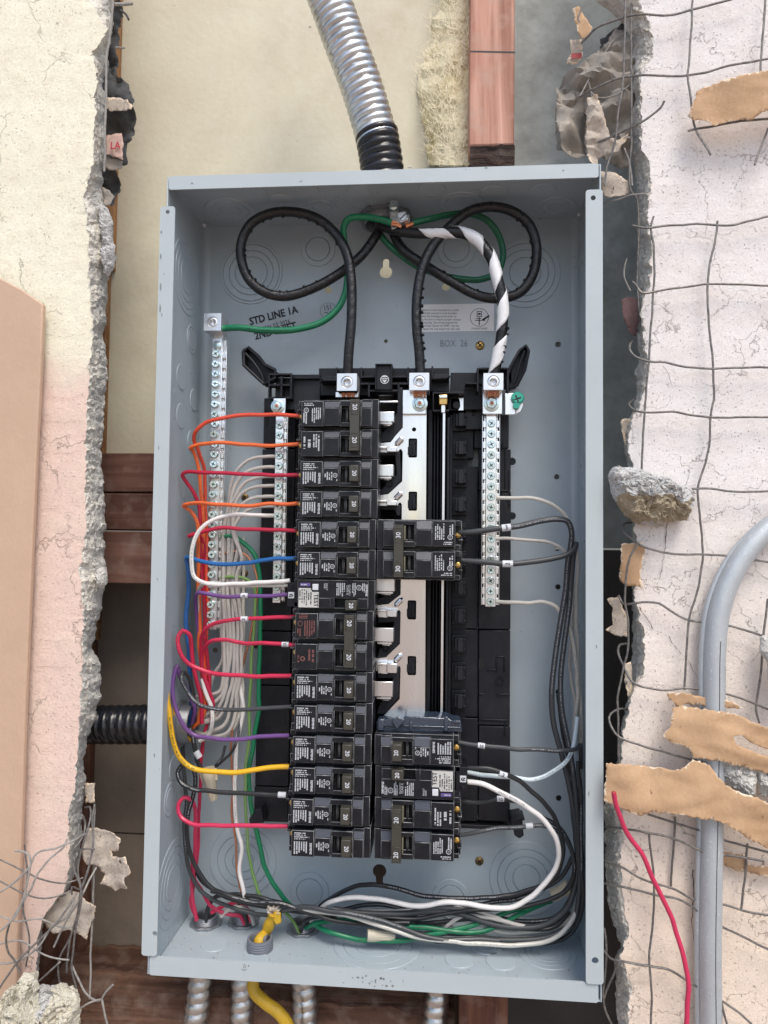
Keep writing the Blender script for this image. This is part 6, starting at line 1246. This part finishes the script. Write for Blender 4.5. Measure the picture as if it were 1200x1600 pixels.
paper([(134, 1296), (148, 1294), (170, 1300), (188, 1310), (186, 1328), (172, 1330), (174, 1340), (186, 1338), (198, 1336), (204, 1350), (206, 1362), (196, 1370), (198, 1390), (188, 1388), (178, 1394), (170, 1384), (157, 1380), (164, 1366), (152, 1354), (136, 1350), (130, 1338), (128, 1318)], lambda a, b: .012 - .012 * a, m_paperlt, 'ragged pale paper scrap with holes hanging by the wires at lower left', seed=25, amp=.005, hole=[(187, 1343), (191, 1341), (194, 1344), (191, 1347)])
paper([(68, 1436), (80, 1412), (96, 1400), (108, 1390), (124, 1394), (140, 1408), (150, 1416), (146, 1436), (138, 1452), (134, 1470), (122, 1460), (108, 1452), (86, 1456), (74, 1446)], lambda a, b: .016 - .006 * b, m_paperlt, 'brown speckled paper flap behind the tangled wires at the lower left', seed=26, amp=.006)
# ================================================================ LATH WIRES
def strand(pts, mm, par, mat=m_lath, y=None, name='wire_strand', n=7):
    P_ = cat_rom(pxpath(pts, y), .003); mb = MB(); mb.tube([p + Vector((fbm(p, 60, 2), fbm(p + Vector((5, 5, 5)), 60, 2), fbm(p + Vector((9, 1, 5)), 60, 2))) * .0006 for p in P_], mm / 2000, n); return mb.build(name, mat, par)
lt = thing('wire_lath', 'bent galvanised wire lath left on the right stucco, its cut ends curling over the edge', 'wire lath', W(1080, 800, -.006))
YL = -.004
RS_ = [  # level strands
 [(908, 68, .02), (930, 45, .010), (965, 30), (1000, 22, YL), (1050, 23), (1085, 14), (1135, 1), (1180, -14)],
 [(905, 152, .02), (925, 140, .008), (960, 125), (1000, 118, YL), (1060, 119), (1100, 113), (1150, 101), (1210, 90), (1260, 84)],
 [(916, 232, .02), (940, 220, .010), (970, 207), (1000, 192, -.006), (1020, 178), (1032, 168), (1038, 157, -.012)],
 [(1075, 205, -.008), (1100, 200), (1140, 192), (1180, 187), (1250, 184)],
 [(989, 352, .0), (1010, 355, YL), (1050, 352), (1100, 350), (1140, 352), (1170, 345), (1215, 336), (1260, 328)],
 [(988, 440, .004), (996, 448, -.002), (1003, 457, YL), (1040, 452), (1105, 444), (1160, 445), (1215, 446), (1260, 446)],
 [(992, 532, .02), (986, 536, .010), (984, 545), (992, 556, 0), (1010, 564, YL), (1040, 567), (1080, 574), (1115, 576), (1160, 574), (1215, 574), (1260, 575)],
 [(992, 623, .02), (983, 632, .008), (992, 642, 0), (1005, 645, YL), (1050, 643), (1080, 648), (1110, 652), (1160, 652), (1215, 652), (1260, 652)],
 [(1082, 764, YL), (1100, 763), (1140, 767), (1170, 769), (1215, 766), (1260, 764)],
 [(988, 816, .02), (974, 820, .01), (974, 832), (988, 842, .0), (1000, 852, YL), (1040, 864), (1080, 866), (1130, 868), (1170, 874), (1215, 880), (1260, 886)],
 [(967, 930, .01), (975, 944, .004), (990, 943, YL), (1010, 941), (1030, 943), (1050, 956), (1072, 968), (1110, 974), (1150, 981), (1190, 992), (1230, 1004)],
 [(982, 1006, .02), (968, 1008, .012), (966, 1018), (974, 1040, .002), (986, 1064, YL), (1000, 1072), (1040, 1078), (1070, 1075), (1110, 1080), (1150, 1088), (1200, 1108), (1260, 1128)],
 [(984, 1108, .02), (965, 1108, .012), (951, 1120, .006), (956, 1138), (968, 1152, YL), (1000, 1164), (1040, 1176), (1080, 1186, -.010), (1110, 1192), (1134, 1201)],
 [(945, 1292, .01), (970, 1294, .0), (1000, 1299, -.010), (1030, 1305), (1060, 1313), (1085, 1325), (1110, 1335), (1150, 1338), (1194, 1345)],
 [(1012, 1272, .002), (1050, 1285, -.006), (1095, 1298), (1130, 1312), (1165, 1322), (1215, 1336), (1260, 1345)],
 [(944, 1344, .01), (970, 1354, .002), (1000, 1372, YL), (1020, 1380), (1050, 1388), (1085, 1405), (1120, 1410), (1160, 1422), (1200, 1430), (1260, 1440)],
 [(943, 1380, .01), (970, 1385, .0), (1020, 1397, -.006), (1070, 1409), (1110, 1440), (1150, 1458), (1190, 1478), (1260, 1508)],
 [(944, 1485, .01), (955, 1498, .004), (968, 1502), (1010, 1508, -.006), (1050, 1518), (1090, 1542), (1140, 1572), (1175, 1600), (1200, 1625)],
 [(944, 1560, .012), (950, 1545, .01), (958, 1525), (966, 1503, .002)]]
for p in RS_: strand(p, 1.8, lt)
VS_ = [
 [(978, -20, .0), (977, 30), (976, 60, -.002), (974, 120), (966, 180), (960, 225), (948, 265, .004), (945, 290)],
 [(987, -20, .012), (986, 60), (987, 200, .010), (986, 300), (995, 310, .012), (996, 450), (1000, 500), (998, 520, .014)],
 [(1083, -20, YL), (1081, 30), (1077, 90), (1075, 120), (1079, 150), (1086, 200, -.008), (1098, 222), (1110, 242, -.014)],
 [(1197, -20, YL), (1194, 30), (1190, 80), (1189, 112)], [(1200, 200, -.006), (1188, 232), (1180, 257, -.010)],
 [(1022, 338, -.003), (1018, 352), (1021, 380), (1022, 430), (1019, 480), (1014, 560, YL), (1010, 610), (1006, 660), (1004, 700), (1002, 735)],
 [(1121, 345, YL), (1118, 375), (1108, 420), (1105, 450), (1109, 520), (1114, 570), (1115, 620), (1110, 650), (1109, 690), (1100, 730), (1090, 764), (1094, 810), (1098, 865), (1096, 890), (1088, 930), (1076, 968), (1073, 1010), (1070, 1078)],
 [(996, 850, -.010), (985, 870, -.008), (978, 900), (977, 942, -.002), (982, 975), (980, 1020), (972, 1055), (966, 1090), (966, 1140), (966, 1190, 0)],
 [(1200, 935, YL), (1194, 980), (1188, 1060), (1182, 1110), (1187, 1130)],
 [(1055, 1276, .003), (1052, 1330), (1048, 1385, .003)], [(1168, 1318, -.004), (1164, 1370), (1158, 1422)],
 [(1014, 1303, -.009), (1018, 1340), (1022, 1390, -.006), (1020, 1440), (1014, 1500), (1018, 1560), (1016, 1620)],
 [(1116, 1340, -.012), (1114, 1380), (1118, 1430), (1115, 1480), (1120, 1540), (1128, 1570), (1138, 1610)],
 [(944, 1450, .014), (948, 1480, .012), (945, 1530), (944, 1570), (960, 1610)], [(916, 110, .03), (926, 160, .022), (928, 220), (934, 260, .02)], [(910, 10, .02), (903, 30), (908, 40)]]
for p in VS_: strand(p, 1.7, lt)
for p in ([(985, 48, .03), (960, 62), (940, 90), (918, 128), (905, 152, .025)], [(924, 145, .02), (934, 152), (960, 150), (988, 128, .012)], [(975, 232, .01), (984, 256), (988, 290)], [(942, 318, .02), (965, 312), (985, 305), (1010, 302, 0)], [(980, 404, .03), (975, 430), (985, 455, .02)]): strand(p, 1.3, lt, m_lathlight)
lb = thing('wire_lath', 'tangled bent lath wires hanging over the lower left broken stucco', 'wire lath', W(120, 1400, -.02))
for p in ([(-10, 1402, -.045), (20, 1380), (48, 1354, -.040), (54, 1338), (64, 1330), (85, 1326), (110, 1315, -.03), (133, 1303, -.01)], [(24, 1329, -.045), (36, 1330), (46, 1338), (48, 1350), (44, 1375), (34, 1410), (26, 1430), (-10, 1462, -.05)],
          [(20, 1435, -.045), (45, 1395), (60, 1365), (80, 1340, -.035), (98, 1325), (104, 1312, -.02)], [(15, 1440, -.045), (10, 1465), (14, 1490), (22, 1500), (32, 1518, -.04)], [(-10, 1560, -.05), (10, 1528), (30, 1500), (60, 1470, -.04), (90, 1440), (110, 1412), (120, 1395, -.02)],
          [(-10, 1505, -.04), (18, 1505), (60, 1480), (80, 1450, -.03), (105, 1432), (116, 1406)], [(133, 1262, .01), (141, 1262, .0), (142, 1275), (136, 1300, -.01), (128, 1325), (122, 1360), (128, 1400, -.02), (120, 1440), (115, 1480), (112, 1510), (120, 1550, -.02)],
          [(130, 1275, .008), (133, 1290, -.004), (128, 1310), (114, 1330, -.015), (116, 1355), (126, 1390, -.02), (120, 1430), (108, 1475), (104, 1520)], [(148, 1256, .02), (144, 1280, .012), (146, 1310, .0), (142, 1340), (134, 1370, -.010), (125, 1396), (122, 1430, -.018), (112, 1460), (92, 1500), (92, 1530, -.02), (97, 1548)],
          [(150, 1355, .0), (140, 1375, -.010), (128, 1400, -.018), (112, 1425), (98, 1450), (84, 1480, -.02)], [(140, 1350, .0), (136, 1365), (126, 1390), (112, 1385, -.018), (112, 1398)], [(95, 1502, -.02), (75, 1520, -.025), (60, 1534)],
          [(112, 1505, -.018), (122, 1530), (138, 1556, -.02), (155, 1565), (166, 1550), (176, 1538, -.024)], [(84, 1600, -.03), (110, 1585), (140, 1568, -.025), (157, 1562)], [(160, 1562, -.022), (164, 1585), (168, 1602), (172, 1625)], [(-5, 1585, -.06), (20, 1596), (30, 1610)], [(148, 1256, .02), (146, 1400, .018), (142, 1480), (140, 1560, .01)], [(120, 1328, -.012), (134, 1326), (148, 1327, -.006)]):
    strand(p, 1.6, lb, m_lath if len(p) % 2 else m_lathlight)
for p in ([(-10, 1340, -.03), (20, 1352), (60, 1372, -.028), (95, 1380), (130, 1372, -.01)], [(-10, 1372, -.035), (30, 1392), (70, 1404, -.028), (112, 1392, -.018)], [(38, 1320, -.03), (42, 1370), (36, 1420), (46, 1470, -.03), (40, 1510)], [(-10, 1425, -.035), (25, 1440), (62, 1436, -.03), (100, 1450), (125, 1444, -.015)], [(-10, 1478, -.04), (30, 1470), (70, 1492, -.03), (108, 1500)]):
    strand(p, 1.3, lb, m_lathlight if p[0][1] % 4 else m_lath)
sv = [(177, 3, .0), (172, 50, -.003), (167, 90), (166, 150), (164, 200, -.003), (165, 240), (162, 268, 0)]
la2 = thing('wire_lath', 'thin lath wire running down the upper left broken edge, with short stubs', 'wire lath', W(168, 130, 0)); strand(sv, 2.0, la2, m_lathlight); strand([(178, 7, .0), (190, 6), (207, 5, .01)], 3.0, la2, m_lathlight); strand([(180, 74, .01), (195, 74, .012)], 1.6, la2, m_lathlight); strand([(188, 16, .02), (196, 22), (201, 30, .02)], 2.0, la2, m_tar)
# ================================================================ RED WIRE, EMT, ROCK
o, p = wire([(959, 1238, -.030), (962, 1255, -.028), (970, 1280), (984, 1306, -.020), (1004, 1338), (1020, 1370, -.016), (1036, 1405), (1054, 1445, -.014), (1066, 1485), (1072, 1520), (1073, 1560, -.016), (1072, 1640)], 3.9, 'pinkred', 'loose red wire hanging in front of the right stucco, cut at its top end', n=12)
mb = MB(); e = p[0]; mb.tube([e + Vector((0, 0, -.001)), e + Vector((0, 0, .0005))], .0012, 8); child(mb, 'bare_end', m_copper, o)
ec = thing('metal_conduit', 'galvanised tube conduit rising up the right stucco and bending away to the right', 'conduit', W(1110, 1600, -.006))
pth = cat_rom(pxpath([(1113, 1700, -.008), (1111, 1600), (1110, 1500), (1111, 1400), (1113, 1300), (1115, 1200), (1116, 1100), (1118, 1000, -.008), (1125, 950), (1143, 900), (1172, 855), (1215, 815), (1270, 785)]), .004)
mb = MB(); mb.tube(pth, .0080, 26); mb.build('tube', m_emt, ec)
mb = MB(); off = Vector((.0010, -.0079, 0)); mb.tube([p_ + off for p_ in pth[: int(len(pth) * .72)]], .00035, 5); mb.build('weld_seam', pbr('seam_dark', (.12, .13, .14), .6, .5), ec)
off = [p_ + Vector((-.0128, .004, 0)) for p_ in pth]
mb = MB(); mb.tube([p_ + Vector((-.0080, .0035, 0)) for p_ in pth], .0026, 12); mb.build('side_rib', m_emt, ec); 
def chunk(pts, y0, h, mat, label, name, cat, seed, amp=.004, rings=24, mat2=None, split=None):
    cu = sum(p[0] for p in pts) / len(pts); cv = sum(p[1] for p in pts) / len(pts); mb = MB(); n = 110
    per = [math.dist(a, b) for a, b in zip(pts, pts[1:] + pts[:1])]; tot = sum(per); B = []
    for i in range(n):
        s = tot * i / n; k = 0
        while s > per[k]: s -= per[k]; k += 1
        a, b = pts[k], pts[(k + 1) % len(pts)]; f = s / per[k]; B.append((a[0] + (b[0] - a[0]) * f, a[1] + (b[1] - a[1]) * f))
    for sgn in (1, -1):
        for r in range(rings + 1):
            f = 1 - r / rings
            for (u, v) in B:
                dpt = h * (1 - f ** 2.6) ** .5; y = y0 - dpt if sgn == 1 else y0 + dpt * .6
                p = W(cu + (u - cu) * f, cv + (v - cv) * f, y0); p.y = y
                q = p * 1.0; dn = Vector((fbm(q + Vector((seed, 0, 0)), 70), fbm(q + Vector((0, seed, 0)), 70) * 1.6 + fbm(q, 320) * .7 + fbm(q, 900) * .35, fbm(q + Vector((0, 0, seed)), 70) + fbm(q + Vector((seed, 3, 0)), 420) * .4)) * amp * (1 if f < .99 else .35)
                mb.v.append(p + dn)
    R1 = rings + 1
    for s in (0, 1):
        for r in range(rings):
            for i in range(n):
                a = (s * R1 + r) * n + i; b = (s * R1 + r) * n + (i + 1) % n; cuv = B[i][1] * (1 - r / rings) + cv * (r / rings); cuu = B[i][0] * (1 - r / rings) + cu * (r / rings)
                mb.f.append((a, b, b + n, a + n)); mb.mi.append(1 if (split and split(cuu, cuv)) else 0)
    return tag(mb.build(name, [mat] + ([mat2] if mat2 else [])), label, cat)
chunk([(948, 745), (955, 732), (985, 728), (1005, 736), (1030, 747), (1055, 754), (1075, 760), (1084, 778), (1080, 800), (1074, 812), (1050, 815), (1020, 821), (998, 817), (975, 805), (965, 790), (955, 770)], -.006, .016, m_rockw, 'jagged chunk of stucco lodged in the lath, white above and tan below', 'plaster_chunk', 'rubble', 3, .0035, mat2=m_rockt, split=lambda u, v: v > 776 + (u - 970) * .05 and u > 962 and v < 818 and u < 1078)
chunk([(1128, 1196), (1142, 1186), (1160, 1188), (1176, 1198), (1184, 1215), (1180, 1238), (1165, 1240), (1150, 1236), (1132, 1222), (1124, 1208)], -.010, .006, m_concrete, 'grey mortar lump showing between the torn paper sheets', 'plaster_chunk', 'rubble', 9, .003)
chunk([(1186, 1196), (1215, 1204), (1260, 1215), (1260, 1262), (1215, 1250), (1188, 1242), (1184, 1220)], -.009, .005, m_concrete, 'second grey mortar lump at the right edge beside the paper sheets', 'plaster_chunk', 'rubble', 12, .003)
chunk([(1190, 996), (1215, 990), (1250, 1010), (1250, 1080), (1215, 1100), (1198, 1060), (1198, 1036), (1187, 1020)], -.012, .006, m_concrete, 'dark grey mortar patch at the right edge above the curled paper strip', 'plaster_chunk', 'rubble', 14, .002)
chunk([(0, 1560), (14, 1545), (30, 1530), (40, 1518), (55, 1524), (62, 1545), (60, 1562), (72, 1590), (60, 1625), (-20, 1640), (-20, 1580)], -.055, .016, m_foam, 'crumbly cream plaster lump in the bottom left corner', 'plaster_chunk', 'rubble', 21, .006)
chunk([(58, 1545), (80, 1540), (102, 1542), (118, 1552), (126, 1570), (124, 1600), (122, 1640), (30, 1640), (40, 1580)], -.045, .012, m_rockw, 'pale plaster chunk beside the cream lump at the bottom left', 'plaster_chunk', 'rubble', 25, .004, mat2=m_foam, split=lambda u, v: u > 84)
chunk([(156, 318), (168, 325), (175, 345), (174, 372), (180, 400), (178, 420), (170, 432), (164, 425), (163, 390), (158, 350)], .012, .008, m_rockw, 'white plaster lump clinging to the left broken edge beside the box top', 'plaster_chunk', 'rubble', 31, .002)
chunk([(153, 888), (162, 886), (167, 895), (166, 914), (160, 920), (152, 916)], .010, .006, m_concrete, 'small grey mortar lump on the left broken edge by the dark blocking', 'plaster_chunk', 'rubble', 33, .0015)
